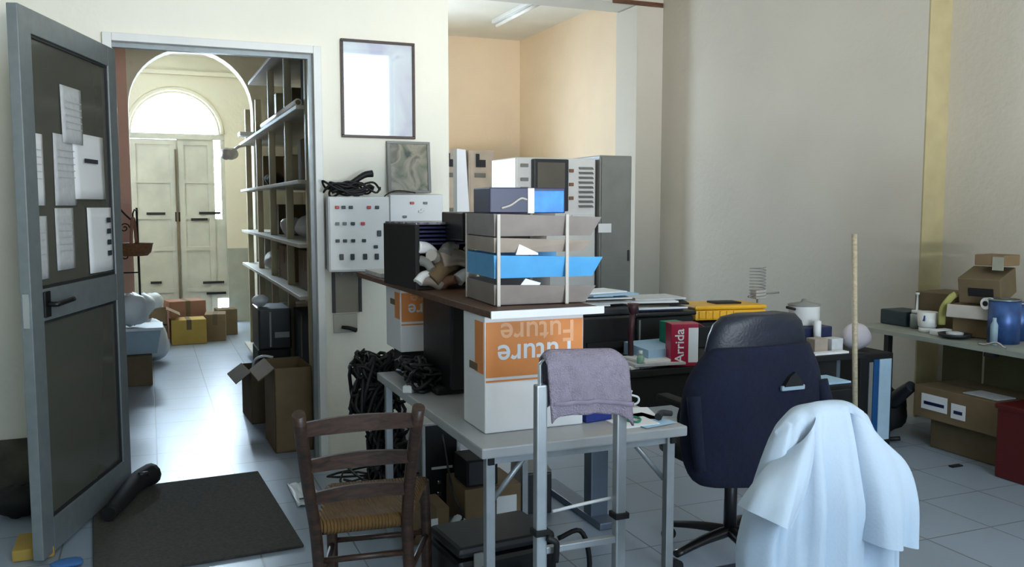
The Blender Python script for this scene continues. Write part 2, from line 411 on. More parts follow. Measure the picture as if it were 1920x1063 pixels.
for (x0, x1, z) in ((-0.02, 0.20, 1.385), (0.60, 0.86, 1.39), (0.50, 0.70, 1.31), (0.62, 0.88, 0.50), (0.0, 0.13, 0.52), (0.66, 0.9, 0.36)):
    b = B(); box(b, (x0, 11.895, z), (x1, 11.912, z + 0.03)); obj('door_hinge', b, IRON, dd)
# door frame of the doorway
b = B()
box(b, (-0.19, 5.06, 0), (-0.145, 5.26, 2.39), 0.004); box(b, (0.884, 5.06, 0), (0.928, 5.26, 2.39), 0.004); box(b, (-0.145, 5.06, 2.348), (0.884, 5.26, 2.39), 0.004)
fr = struct('trim_9', b, WMET)
b = B(); box(b, (-0.145, 5.12, 2.325), (0.884, 5.16, 2.348)); box(b, (0.862, 5.12, 0), (0.884, 5.16, 2.325)); obj('door_stop', b, ALUD, fr)
# stained skirting left of the door
struct('baseboard_front', box(B(), (-3.2, 5.085, 0), (-0.20, 5.10, 0.30)), mat('damp stained skirting', (84, 82, 70), 0.8, 0, 0.3, 6))

# ---- the aluminium door leaf standing open
LH = (-0.15, 5.055, 0); LA = math.atan2(-0.953, -0.304)
frame(LH, LA)
W = 1.06
b = B(); box(b, (0.0, -0.022, 0.02), (0.105, 0.022, 2.30), 0.004); box(b, (W - 0.11, -0.022, 0.02), (W, 0.022, 2.30), 0.004)
box(b, (0.105, -0.022, 2.20), (W - 0.11, 0.022, 2.30), 0.003); box(b, (0.105, -0.022, 0.02), (W - 0.11, 0.022, 0.165), 0.003); box(b, (0.105, -0.022, 1.015), (W - 0.11, 0.022, 1.15), 0.003)
door = struct('door_1', b, ALUD)
def leafpart(name, bm, m): return obj(name, bm, m, door)
b = B(); box(b, (0.09, -0.004, 1.14), (W - 0.09, 0.004, 2.21)); box(b, (0.09, -0.004, 0.155), (W - 0.09, 0.004, 1.02)); leafpart('door_glass', b, DIMGLASS)
b = B()
for z0, z1 in ((1.15, 2.20), (0.165, 1.015)):
    box(b, (0.105, -0.014, z0), (0.118, 0.014, z1)); box(b, (W - 0.123, -0.014, z0), (W - 0.11, 0.014, z1))
    box(b, (0.105, -0.014, z0), (W - 0.11, 0.014, z0 + 0.012)); box(b, (0.105, -0.014, z1 - 0.012), (W - 0.11, 0.014, z1))
leafpart('glazing_bead', b, DARK)
b = B(); box(b, (0.90, 0.022, 1.03), (0.955, 0.032, 1.14), 0.004); tube(b, [(0.928, 0.03, 1.085), (0.928, 0.065, 1.085), (0.90, 0.07, 1.086), (0.76, 0.068, 1.09)], 0.011, 8); leafpart('door_handle', b, BLACK)
b = B(); box(b, (1.05, -0.012, 1.0), (1.064, 0.012, 1.14)); leafpart('lock_plate', b, CHROME)
papers = [((0.86, 1.0, 1.50, 1.80), 0, PAPER, 'white A4 notice taped on the open door glass at upper left'),
          ((0.44, 0.67, 1.78, 2.035), 1, PAPERG, 'topmost notice taped on the open door glass, above the others'),
          ((0.52, 0.755, 1.50, 1.815), 0, PAPERG, 'notice taped second from left in the upper row on the door glass'),
          ((0.19, 0.56, 1.53, 1.835), 1, PAPER, 'wide white notice with black heading at upper right of the door glass'),
          ((0.85, 0.99, 1.19, 1.456), 0, PAPERG, 'white notice at lower left of the door glass'),
          ((0.575, 0.77, 1.215, 1.489), 0, PAPERG, 'narrow notice in the middle of the lower row on the door glass'),
          ((0.11, 0.425, 1.175, 1.49), 1, PAPER, 'white notice with small printed signs, lower right beside the door stile')]
for (u0, u1, z0, z1), lift, m, lab in papers:
    y = 0.008 + 0.003 * lift; cu = 0.006 * (1 + lift); sk = random.uniform(-.012, .012)
    b = sheet(B(), lambda u, v: (u0 + (u1 - u0) * u + sk * v, y + cu * math.sin(PI * u) * v, z1 + (z0 - z1) * v), 6, 6)
    pr = obj('notice_sheet', b, m, None, 0.0008); tag(pr, lab, 'notice', 'notices taped to the door glass')
    b = B()
    if 'heading' in lab: box(b, (0.30, y + 0.013, 1.70), (0.46, y + 0.0145, 1.72))
    elif 'signs' in lab:
        for k in range(4): box(b, (0.16, y + 0.012, 1.25 + k * .055), (0.21, y + 0.0135, 1.275 + k * .055))
    else:
        for k in range(5): box(b, (u0 + .03, y + cu * .9 + .001, z1 - 0.07 - 0.03 * k), (u1 - .03, y + cu * .9 + .002, z1 - 0.066 - 0.03 * k))
    obj('print', b, INK if ('heading' in lab or 'signs' in lab) else PAPERG, pr)
world()

# ================================================================== PARTITION WALL THINGS
t = thing('picture', 'large thin-framed lilac poster with painted glare hanging right of the doorway', 'picture', (1.26, 5.09, 1.90))
frame((0, 0, 0))
b = B()
for lo, hi in (((1.04, 1.89), (1.475, 1.905)), ((1.04, 2.43), (1.475, 2.445)), ((1.04, 1.905), (1.055, 2.43)), ((1.46, 1.905), (1.475, 2.43))): box(b, (lo[0], 5.07, lo[1]), (hi[0], 5.098, hi[1]), 0.003)
obj('frame', b, WOODD, t)
obj('print', box(B(), (1.055, 5.085, 1.905), (1.46, 5.092, 2.43)), POSTER, t)
obj('glazing', box(B(), (1.055, 5.080, 1.905), (1.46, 5.083, 2.43)), CGLASS, t)
t = thing('picture', 'small framed green and brown landscape print standing above the flat white switch panel', 'picture', (1.43, 5.06, 1.585))
frame((1.43, 5.05, 1.575), 0.0, math.radians(-5))
b = B()
for lo, hi in (((-.13, 0), (.13, .014)), ((-.13, .286), (.13, .30)), ((-.13, .014), (-.112, .286)), ((.112, .014), (.13, .286))): box(b, (lo[0], -.012, lo[1]), (hi[0], .012, hi[1]), .002)
obj('frame', b, GMET, t)
obj('print', box(B(), (-.112, -.004, .014), (.112, .004, .286)), LANDS, t)
world()

# control boxes
RBTN = mat('red button', (190, 40, 34), .35); KBTN = mat('dark button', (30, 40, 52), .35); GBTN = mat('grey button', (110, 118, 118), .4)
t = thing('control_box', 'white metal control box with rows of red and black buttons on the partition', 'control box', (1.09, 5.05, 1.13))
frame((1.095, 4.94, 1.345), math.radians(-7))
obj('enclosure', box(B(), (-.17, -.06, -.215), (.17, .14, .205), .01), WPLAS, t)
obj('front_panel', box(B(), (-.162, -.066, -.205), (.165, -.058, .197), .004), WMET, t)
rows = [(.145, [(-.12, RBTN), (-.085, KBTN), (-.045, KBTN), (.055, RBTN), (.10, KBTN)]),
        (.055, [(-.12, GBTN), (-.08, GBTN), (-.035, KBTN), (.02, RBTN)]),
        (-.04, [(-.12, KBTN), (-.08, KBTN), (-.035, KBTN), (.025, KBTN)]),
        (-.13, [(-.10, KBTN), (-.04, KBTN), (.03, KBTN), (.095, KBTN)]),
        (.0, [(.11, KBTN)]), (-.075, [(.09, KBTN)])]
for z, rr in rows:
    for x, m in rr:
        b = B(); s = .011
        box(b, (x - s, -.080, z - s * (1.5 if z < -.1 or z == 0 else .8)), (x + s, -.066, z + s * (1.5 if z < -.1 or z == 0 else .8)), .003)
        obj('button', b, m, t)
b = B()
for x in (-.10, -.03, .03, .10): lathe(b, [(.012, 0), (.012, .02)], (x, 0.0, -.236), 10)
obj('cable_gland', b, GBTN, t)
world()
t = thing('switch_panel', 'flat white switch panel right of the larger control box', 'control box', (1.47, 5.08, 1.20))
frame((1.47, 5.06, 1.385), math.radians(-2))
obj('panel', box(B(), (-.16, -.02, -.175), (.16, .03, .18), .006), WPLAS, t)
for x, z, m in ((-.03, .13, RBTN), (.05, .13, GBTN), (.02, .08, WMET), (.035, .09, WMET), (-.075, .05, GBTN), (-.075, 0, GBTN), (-.075, -.05, GBTN), (.11, .0, GBTN)):
    obj('switch', box(B(), (x - .012, -.034, z - .007), (x + .012, -.02, z + .007), .003), m, t)
world()
# cable bundle and adaptor on top of the control box
b = B()
random.seed(3)
for k in range(9):
    cx, cz = 1.06 + random.uniform(-.06, .07), 1.567 + .004 * k
    rr = random.uniform(.05, .11)
    tube(b, [(cx + rr * math.cos(a) * 1.1, 4.965 + .045 * math.sin(a), cz + random.uniform(.0, .028) + .02 * math.sin(2 * a + k)) for a in [i * PI / 4 for i in range(9)]], .0062, 6)
tube(b, [(.95, 4.95, 1.575), (1.05, 4.94, 1.62), (1.13, 4.93, 1.67), (1.18, 4.93, 1.68)], (.012, .02), 8)
tag(obj('cable_bundle', b, RUBBER), 'tangle of black cables lying on top of the large control box', 'cable')
b = B(); box(b, (1.03, 4.93, 1.556), (1.13, 5.0, 1.59), .01)
tag(obj('power_adapter', b, DARK), 'dark adaptor block under the cable tangle on the control box', 'adapter')
b = B(); tube(b, [(1.215, 4.925, 1.50), (1.27, 4.99, 1.56), (1.34, 5.0, 1.585), (1.45, 5.0, 1.575)], .004, 6)
tag(obj('loose_cable', b, RUBBER), 'thin grey cord running from the control box to the switch panel', 'cable')
# lower wall fittings
t = thing('cable_duct', 'grey recessed panel with dark side strips below the control box', 'panel', (1.05, 5.09, .88))
obj('panel', box(B(), (.985, 5.08, .88), (1.125, 5.1, 1.115), .003), mat('grey wall panel', (138, 132, 118), .7), t)
obj('side_strip', box(B(), (.97, 5.07, .88), (.986, 5.1, 1.115)), DARK, t); obj('side_strip', box(B(), (1.124, 5.07, .88), (1.14, 5.1, 1.115)), DARK, t)
t = thing('wall_socket', 'pale socket plate with a black plug below the grey panel', 'socket', (1.05, 5.09, .76))
obj('plate', box(B(), (.975, 5.085, .76), (1.115, 5.1, .87), .004), mat('pale socket plate', (176, 172, 158), .5), t)
b = B(); tube(b, [(1.02, 5.07, .795), (1.06, 5.05, .79), (1.10, 5.05, .775)], (.010, .014), 8); obj('plug', b, RUBBER, t)
b = B(); box(b, (1.085, 5.05, .40), (1.14, 5.1, .46), .012)
tag(obj('wall_plug', b, BLACK), 'black plug low on the partition, behind the rush chair', 'plug')
b = B(); tube(b, [(1.15, 5.07, .66), (1.10, 5.04, .62), (1.09, 5.0, .55), (1.14, 4.9, .50), (1.2, 4.6, .5), (1.15, 4.2, .70)], .006, 6)
tag(obj('loose_cable', b, RUBBER), 'black cord looping out from the wall towards the cable heap', 'cable')
# white board leaning at the end of the partition
b = B(); prism(b, [(1.70, 1.835), (1.755, 1.83), (1.86, .02), (1.70, .02)], 'y', 4.98, 5.05)
b2 = b
tag(obj('white_board', b2, WCARD), 'white board leaning against the free end of the partition', 'board')

# ================================================================== BACK ROOM
for i, (x0, x1) in enumerate(((3.62, 4.0), (4.04, 4.42))):
    t = thing('metal_locker', ['pinkish white locker against the back wall, partly behind the leaning board', 'pinkish white locker against the back wall, further from the leaning board'][i], 'locker', ((x0 + x1) / 2, 11.5, 0), 'lockers at the far wall')
    LK = mat('pinkish white enamel', (214, 200, 188), .5)
    obj('body', box(B(), (x0, 11.35, 0), (x1, 11.78, 2.25), .01), LK, t)
    obj('door', box(B(), (x0 + .02, 11.335, .05), (x1 - .02, 11.35, 2.23), .004), LK, t)
    b = B(); box(b, (x0 + .10, 11.325, 2.02), (x0 + .24, 11.335, 2.05)); box(b, (x0 + .10, 11.325, 2.05), (x0 + .15, 11.335, 2.2)); box(b, (x0 + .15, 11.325, 2.05), (x0 + .24, 11.335, 2.12)); obj('dark_marking', b, INK, t)
    b = B(); box(b, (x0 + .08, 11.325, 1.88), (x0 + .24, 11.335, 1.94)); obj('name_plate', b, GMET, t)
    b = B(); box(b, (x0 + .12, 11.325, 1.35), (x0 + .26, 11.335, 1.47)); obj('lock_plate', b, GMET, t)
t = thing('equipment_rack', 'white metal rack with a dark screen and louvred panel, behind the letter trays', 'rack', (3.3, 7.3, 0))
obj('body', box(B(), (2.93, 7.02, 0), (3.70, 7.6, 1.915), .012), WMET, t)
obj('screen_bezel', box(B(), (3.07, 6.95, 1.45), (3.40, 7.02, 1.90), .01), DARK, t)
obj('screen', box(B(), (3.10, 6.944, 1.50), (3.36, 6.952, 1.87)), mat('dim grey screen', (96, 92, 84), .35), t)
b = B(); sh = []
for k in range(9):
    z = 1.84 - k * .042
    prism(b, [(7.02, z), (6.995, z - .018), (7.0, z - .022), (7.02, z - .008)], 'x', 3.53, 3.67)
obj('louvre', b, GMET, t)
obj('lower_panel', box(B(), (3.46, 7.0, 1.30), (3.67, 7.02, 1.42), .004), WPLAS, t)
for z in (1.86, 1.74, 1.66, 1.55): obj('switch', box(B(), (2.97, 7.0, z - .03), (3.04, 7.02, z), .004), GMET, t)
for z in (1.82, 1.70, 1.58): obj('red_switch', box(B(), (3.435, 7.0, z - .03), (3.475, 7.02, z), .004), PINKB, t)
t = thing('metal_cabinet', 'tall plain grey metal cabinet right of the white rack', 'cabinet', (3.88, 7.3, 0))
obj('body', box(B(), (3.72, 6.98, .02), (4.045, 7.6, 1.945), .008), GMET, t)
obj('door', box(B(), (3.735, 6.965, .06), (4.03, 6.98, 1.93), .004), GMET, t)
obj('handle', box(B(), (4.0, 6.95, 1.0), (4.015, 6.965, 1.1), .003), DARK, t)
tag(obj('paper_slip', box(B(), (3.70, 6.958, 1.26), (3.83, 6.963, 1.34)), PAPER), 'white paper slip stuck on the grey metal cabinet', 'paper')
t = thing('ceiling_light', 'fluorescent tube fitting on the back room ceiling', 'light', (4.15, 10.0, H0 - .06))
obj('housing', box(B(), (4.09, 9.2, H0 - .05), (4.21, 10.6, H0), .01), WMET, t)
b = B(); tube(b, [(4.15, 9.23, H0 - .075), (4.15, 10.57, H0 - .075)], .022, 12, False); obj('tube', b, LAMP, t)
b = B(); box(b, (4.70, 9.35, 1.95), (4.985, 9.42, 1.98)); b.free()

# ================================================================== CORRIDOR
t = thing('shelving_unit', 'tall pale shelving along the right side of the corridor', 'shelves', (1.2, 7.4, 0))
for y in (5.62, 6.5, 7.4, 8.3, 9.2):
    for x in (.92, 1.48):
        obj('upright', box(B(), (x, y - .025, 0), (x + .05, y + .025, 2.66 if y < 8 else 2.45), .004), UPR, t)
for z in (2.60, 2.12, 1.66, 1.26, .93, .12):
    obj('shelf_board', box(B(), (.865, 5.6, z - .025), (1.545, 9.25 if z < 2.5 else 8.3, z), .004), SHELFW, t)
# stock on the shelves
random.seed(11)
stock = [
 ('carton', 'box', 1.0, 5.75, 2.12, .42, .5, .40, SOOT, 'black carton on the second corridor shelf from the top'),
 ('carton', 'box', 1.0, 6.65, 2.12, .4, .45, .24, CARDD, 'dull brown carton on the second shelf, beyond the black one'),
 ('carton', 'box', .98, 5.75, 1.66, .35, .22, .36, UPR, 'tall cream carton on the middle corridor shelf nearest the doorway'),
 ('carton', 'box', 1.0, 6.15, 1.66, .4, .28, .30, CARDD, 'brown carton beside the tall cream carton on the middle shelf'),
 ('carton', 'box', 1.0, 6.75, 1.66, .4, .4, .22, UPR, 'low cream carton midway along the middle corridor shelf'),
 ('carton', 'box', .98, 5.75, 1.26, .35, .25, .30, UPR, 'cream carton on the shelf with the white bundle, nearest the doorway'),
 ('carton', 'box', 1.0, 7.5, 1.26, .4, .5, .25, CARDD, 'brown carton at the far part of the shelf with the white bundle'),
 ('carton', 'box', .95, 5.75, .93 - .78, .5, .7, .62, SOOT, 'black case on the bottom shelf nearest the doorway'),
 ('carton', 'box', .96, 6.65, .93, .45, .6, .26, CARD, 'wide brown carton on the shelf just above waist height'),
 ('carton', 'box', .96, 5.75, .93, .4, .5, .27, CARDD, 'dark brown carton on the waist high shelf nearest the doorway'),
 ('carton', 'box', .98, 7.6, .12, .4, .6, .5, CARD, 'brown carton on the bottom corridor shelf, far half'),
 ('carton', 'box', 1.0, 8.5, .93, .4, .5, .3, DADO, 'grey green carton at the far end of the waist high shelf'),
 ('carton', 'box', 1.0, 8.5, 1.66, .4, .5, .3, CARDD, 'brown carton at the far end of the middle shelf'),
 ('carton', 'box', 1.0, 7.5, 2.12, .4, .5, .3, UPR, 'cream carton at the far end of the second shelf'),
 ('carton', 'box', .98, 5.75, 2.60, .4, .9, .10, WOODB, 'flat brown box lying on the very top corridor shelf'),
]
for nm, cat, x, y, z, dx, dy, dz, m, lab in stock:
    t = thing(nm, lab, cat, (x + dx / 2, y + dy / 2, z), 'cartons on the corridor shelves')
    obj('body', box(B(), (x, y, z + .001), (x + dx, y + dy, z + dz), .006), m, t)
    obj('tape', box(B(), (x - .002, y + dy * .45, z + dz * .5), (x, y + dy * .55, z + dz * .98)), CARDD if m is not CARDD else CARD, t)
def blob(bm, c, r, seed=0, sq=(1, 1, 1), n=18, amp=.12):
    rnd = random.Random(seed); ph = [rnd.uniform(0, 6.28) for _ in range(6)]
    rings = []
    for i in range(1, 12):
        ph_ = PI * i / 12
        ring = []
        for j in range(n):
            a = 2 * PI * j / n
            k = 1 + amp * (math.sin(3 * a + ph[0] + 2 * ph_) * .5 + math.sin(5 * a + ph[1] - 3 * ph_) * .4 + math.sin(2 * ph_ * 2 + ph[2]) * .4)
            ring.append((c[0] + r * sq[0] * k * math.sin(ph_) * math.cos(a), c[1] + r * sq[1] * k * math.sin(ph_) * math.sin(a), c[2] + r * sq[2] * (1 - math.cos(ph_) * k * .98)))
        rings.append(ring)
    return loft(bm, rings)
for i, (x, y, z, r, m, lab) in enumerate([(1.05, 6.3, 1.26, .10, PBAG, 'crumpled white bundle on the corridor shelf'), (1.02, 6.9, 1.26, .09, PBAG, 'smaller pale bundle deeper on the same corridor shelf'), (1.02, 8.0, 1.66, .07, SOOT, 'small dark bundle on the middle corridor shelf'), (1.02, 7.75, 1.66, .07, SOOT, 'dark cloth lump on the middle corridor shelf, nearer the door'),
    (1.03, 7.85, .93, .11, PBAG, 'pale bag lying on the waist high corridor shelf')]):
    tag(obj('bundle', blob(B(), (x, y, z + .008), r, i, (1.0, 1.6, .8)), m), lab, 'bag', 'bundles on the corridor shelves')
# white tube lamps / papers sticking out on shelf edge
t = thing('paper_roll', 'long white roll lying along the front of the second corridor shelf', 'roll', (.895, 6.6, 2.12))
b = B(); tube(b, [(.893, 5.7, 2.146), (.893, 7.5, 2.146)], .025, 10, False); obj('roll', b, WPLAS, t)
b = B(); tube(b, [(.893, 5.69, 2.146), (.893, 5.70, 2.146)], .016, 10, False); obj('core', b, CARD, t)
b = B(); box(b, (.84, 8.9, 2.17), (1.0, 9.1, 2.21), .005)
tag(obj('white_bracket', b, WMET), 'white bracket at the far end of the second shelf', 'bracket')
b = B(); blob(b, (.76, 9.20, 1.95), .075, 5, (1.2, .9, .8)); b.verts.ensure_lookup_table()
tube(b, [(.92, 9.22, 2.10), (.85, 9.2, 2.08), (.80, 9.2, 2.04)], .015, 6)
tag(obj('hanging_bag', b, CLEAR), 'grey rag hanging by the end of the shelves beside the slit of light', 'rag')
# iron plant stand with basket on the left
t = thing('plant_stand', 'black wrought iron stand with scrolls at the left of the corridor', 'stand', (-.2, 8.6, 0))
frame((-.04, 1.44, 0))
b = B(); tube(b, [(-.05, 7.16, 0), (-.055, 7.16, 1.48)], .011, 6, False); tube(b, [(-.25, 7.16, 0), (-.25, 7.16, 1.5)], .009, 6, False); obj('post', b, IRON, t)
b = B(); tube(b, [(-.055, 7.16, 1.33), (-.15, 7.16, 1.42), (-.25, 7.16, 1.55)], .009, 6); tube(b, [(-.055, 7.16, 1.45), (-.07, 7.06, 1.465), (-.085, 6.99, 1.43), (-.085, 7.0, 1.405)], .007, 6); obj('arm', b, IRON, t)
for z in (1.30, 1.05, .62):
    b = B(); tube(b, [(-.16 + .045 * (1 - i / 14) * math.cos(i * .75), 7.16, z + .045 * (1 - i / 14) * math.sin(i * .75)) for i in range(13)], .006, 6); obj('scroll', b, IRON, t)
b = B(); tube(b, [(-.24, 7.16, .62), (-.15, 7.16, .5), (-.06, 7.16, .36)], .008, 6); tube(b, [(-.25, 7.16, .9), (-.05, 7.16, .9)], .007, 6, False); obj('brace', b, IRON, t)
world()
t = thing('wicker_basket', 'shallow brown wicker basket hanging on the iron stand', 'basket', (-.12, 8.44, 1.06))
b = B(); frame((-.125, 8.44, 1.06)); lathe(b, [(.11, 0), (.14, .03), (.155, .10), (.162, .11), (.145, .105), (.13, .03), (.02, .012)], (0, 0, 0), 24); obj('bowl', b, WICK, t)
b = B(); tube(b, [(-.02, -.14, .09), (-.01, -.07, .28), (0, 0, .335), (.01, .07, .28), (.02, .14, .09)], .014, 8, flat=.6); obj('handle', b, PINKB, t); world()
# floor clutter in the corridor
def carton(lab, x, y, z, dx, dy, dz, m, rz=0.0, group=None, open_=False, tape=CARDD, name='cardboard_box', flaps=(-1, 1)):
    t = thing(name, lab, 'box', (x, y, z), group)
    frame((x, y, z), rz)
    if not open_:
        obj('body', box(B(), (-dx / 2, -dy / 2, .001), (dx / 2, dy / 2, dz), .006), m, t)
        obj('tape', box(B(), (-.025, -dy / 2 - .001, dz * .6), (.025, dy / 2 + .001, dz + .001)), tape, t)
    else:
        b = B(); th = .006
        box(b, (-dx / 2, -dy / 2, .001), (dx / 2, -dy / 2 + th, dz)); box(b, (-dx / 2, dy / 2 - th, .001), (dx / 2, dy / 2, dz))
        box(b, (-dx / 2, -dy / 2, .001), (-dx / 2 + th, dy / 2, dz)); box(b, (dx / 2 - th, -dy / 2, .001), (dx / 2, dy / 2, dz)); box(b, (-dx / 2, -dy / 2, .001), (dx / 2, dy / 2, .01))
        obj('body', b, m, t)
        for s in flaps:
            b = B(); prism(b, [(s * dx / 2, dz), (s * (dx / 2 + dx * .42), dz - .07), (s * (dx / 2 + dx * .42), dz - .064), (s * dx / 2, dz + .006)], 'y', -dy / 2, dy / 2); obj('flap', b, m, t)
    world()
    return t
carton('yellow topped box in front of the old double door', .36, 10.2, 0, .36, .3, .27, CARDY, .05, 'boxes by the double door')
carton('brown box right of the yellow one by the double door', .66, 10.35, 0, .22, .3, .30, CARD, -.1, 'boxes by the double door')
carton('dull box left of the yellow one by the double door', .0, 10.2, 0, .28, .3, .22, CARDD, .1, 'boxes by the double door')
carton('open topped brown box resting on the dull box', -.01, 10.22, .225, .32, .3, .16, CARD, 0, 'boxes by the double door', True)
carton('rust coloured box behind the yellow one', .35, 10.65, 0, .4, .3, .43, PINKB, .2, 'boxes by the double door')
carton('small brown box at the far right corner near the double door', .80, 10.75, 0, .22, .25, .30, CARDD, .1, 'boxes by the double door')
carton('brown box on the floor left of the corridor under a pale crate', -.16, 8.05, 0, .30, .36, .25, CARDD, 0)
t = thing('plastic_crate', 'pale blue plastic crate on the box at the left of the corridor', 'crate', (-.10, 8.1, .255))
frame((-.12, 8.1, .255))
b = B(); loft(b, [[(-.17, -.15, .002), (.15, -.15, .002), (.15, .15, .002), (-.17, .15, .002)], [(-.2, -.18, .22), (.19, -.18, .22), (.19, .18, .22), (-.2, .18, .22)]], smooth=False); obj('body', b, PBAGB, t)
b = B(); box(b, (-.215, -.195, .20), (.205, .195, .225), .004); obj('rim', b, PBAG, t); world()
for i, (x, y, z, r, lab) in enumerate([(-.17, 8.0, .49, .15, 'white bag piled in the pale crate'), (-.06, 9.1, 0, .22, 'white bag on the floor behind the crate'), (-.10, 9.15, .425, .13, 'white bag stacked over another behind the crate'), (.02, 10.13, .385, .10, 'small white bag leaning on the boxes at the left')]):
    tag(obj('plastic_bag', blob(B(), (x, y, z), r, 20 + i, (1, 1, .95)), PBAG), lab, 'bag', 'white bags at the left of the corridor')
# right: tall cardboard box, open box, dark electronics
carton('tall narrow open brown cardboard box just inside the doorway', .775, 5.58, 0, .225, .40, .52, CARD, .03, None, True, flaps=(-1,))
carton('low open brown box with a raised flap beside the tall box', .72, 6.38, 0, .24, .40, .36, CARDD, .06, None, True, flaps=(-1,))
t = thing('electronics_case', 'black electronics case on top of the boxes right of the corridor', 'case', (.78, 6.25, .40))
obj('body', box(B(), (.665, 6.12, .52), (.885, 6.5, .80), .012), BLACK, t)
obj('handle_bar', box(B(), (.735, 6.105, .54), (.75, 6.12, .78), .004), GMET, t)
obj('front_slot', box(B(), (.77, 6.11, .60), (.87, 6.12, .64), .003), GMET, t)
obj('base_frame', box(B(), (.66, 6.14, .37), (.88, 6.48, .518), .01), SOOT, t)
tag(obj('plastic_bag', blob(B(), (.70, 6.3, .803), .05, 41, (1.1, 1, .8)), PBAG), 'small white bag on top of the black electronics case', 'bag')
b = B(); tube(b, [(.62, 6.12, .40), (.63, 6.05, .47), (.68, 6.0, .50), (.74, 5.98, .49)], .009, 6)
tag(obj('white_cable', b, WPLAS), 'white cable looping over the low open box', 'cable')

# ================================================================== FLOOR BY THE DOOR
frame((.135, 4.40, 0), math.radians(3.0))
b = B(); box(b, (-.42, -.60, .001), (.42, .60, .014), .005)
mt = obj('door_mat', b, MATM); tag(mt, 'dark grey rectangular doormat on the tiles at the doorway', 'mat'); world()
t = thing('door_stop_bag', 'black cloth draught sausage lying under the open door leaf', 'draught stop', (-.1, 4.8, 0))
b = B(); tube(b, [(-.03, 4.98, .074), (-.10, 4.86, .074), (-.16, 4.66, .062), (-.22, 4.45, .052)], (.058, .035), 12); obj('body', b, SOOT, t)
b = B(); tube(b, [(-.05, 4.87, .11), (-.09, 4.84, .115)], .012, 8, False); obj('seam', b, DARK, t)
b = B(); box(b, (-.58, 4.12, 0.001), (-.42, 4.34, .05), .008)
tag(obj('yellow_folder', b, CARDY), 'yellow folder box on the floor by the open end of the door', 'box')
b = B(); blob(b, (-.62, 4.75, 0), .10, 55, (1.3, 1, .8)); tag(obj('black_bag', b, SOOT), 'black bag on the floor behind the open door', 'bag')
b = B(); blob(b, (-.36, 3.99, 0.0), .045, 57, (1.4, 1, .35)); tag(obj('blue_cloth', b, mat('blue cloth', (60, 110, 170), .8)), 'blue cloth on the floor at the corner of the doormat', 'cloth')
t = thing('plastic_sachet', 'pale crumpled plastic packet with dark lettering right of the doormat', 'packet', (.68, 4.45, 0))
b = B(); sheet(b, lambda u, v: (.64 + .13 * u, 4.35 + .38 * v, .006 + .010 * math.sin(9 * u + 5 * v) ** 2), 8, 10); obj('film', b, PBAG, t, .001)
b = B(); box(b, (.66, 4.42, .018), (.76, 4.44, .02)); obj('lettering', b, NAVYP, t)

# ================================================================== RUSH CHAIR
t = thing('rush_chair', 'dark wooden ladder-back chair with woven rush seat facing the doorway', 'chair', (.65, 3.0, 0))
def post(p): 
    b = B(); tube(b, p, .020, 10, True, 4); return b
lp = [(.50, 2.88, 0), (.475, 2.83, .40), (.435, 2.73, .62), (.388, 2.585, .89)]
rp = [(.80, 2.84, 0), (.772, 2.80, .40), (.762, 2.72, .62), (.752, 2.58, .88)]
obj('rear_leg', post(lp), WOODD, t); obj('rear_leg', post(rp), WOODD, t)
obj('front_leg', post([(.60, 3.22, 0), (.595, 3.21, .30), (.59, 3.20, .46)]), WOODD, t); obj('front_leg', post([(.95, 3.17, 0), (.945, 3.16, .30), (.935, 3.15, .46)]), WOODD, t)
def on(p, z):
    P = catmull(p, 4)
    for a, c in zip(P, P[1:]):
        if a.z <= z <= c.z: return a.lerp(c, (z - a.z) / (c.z - a.z))
def slat(zc, h):
    a, c = on(lp, zc), on(rp, zc)
    b = B(); rings = []
    for i in range(13):
        u = i / 12; p = a.lerp(c, u); bow = .030 * math.sin(PI * u); hh = h * (.80 + .2 * math.sin(PI * u))
        rings.append([(p.x, p.y + bow - .007, p.z - hh / 2), (p.x, p.y + bow + .007, p.z - hh / 2), (p.x, p.y + bow + .007 - .008, p.z + hh / 2), (p.x, p.y + bow - .007 - .008, p.z + hh / 2)])
    loft(b, rings, smooth=False); return b
for z, h in ((.835, .055), (.70, .052), (.575, .050)): obj('back_slat', slat(z, h), WOODD, t)
def seatfn():
    b = B(); c = [Vector((.475, 2.83, .45)), Vector((.775, 2.80, .45)), Vector((.94, 3.16, .455)), Vector((.59, 3.21, .455))]
    m = (c[0] + c[1] + c[2] + c[3]) / 4
    top = []; n = 8
    def edge(s):
        out = []
        for k in range(4):
            a, d = c[k], c[(k + 1) % 4]
            for i in range(n): out.append(m + (a.lerp(d, i / n) - m) * s)
        return out
    rings = []
    for s, dz in ((.15, .000), (.4, .003), (.75, .012), (.95, .020), (1.04, .010), (1.05, -.012), (.98, -.028), (.5, -.02), (.15, -.015)):
        rings.append([(p.x, p.y, p.z + dz) for p in edge(s)])
    return loft(b, rings)
obj('seat', seatfn(), RUSH, t)
def rung(a, c): 
    b = B(); tube(b, [a, c], .011, 8, False); return b
for a, c in (((.482, 2.845, .33), (.778, 2.81, .33)), ((.49, 2.86, .20), (.785, 2.825, .20)), ((.597, 3.215, .25), (.947, 3.165, .25)), ((.487, 2.86, .24), (.597, 3.21, .24)), ((.782, 2.83, .24), (.946, 3.16, .24))):
    obj('stretcher', rung(a, c), WOODD, t)

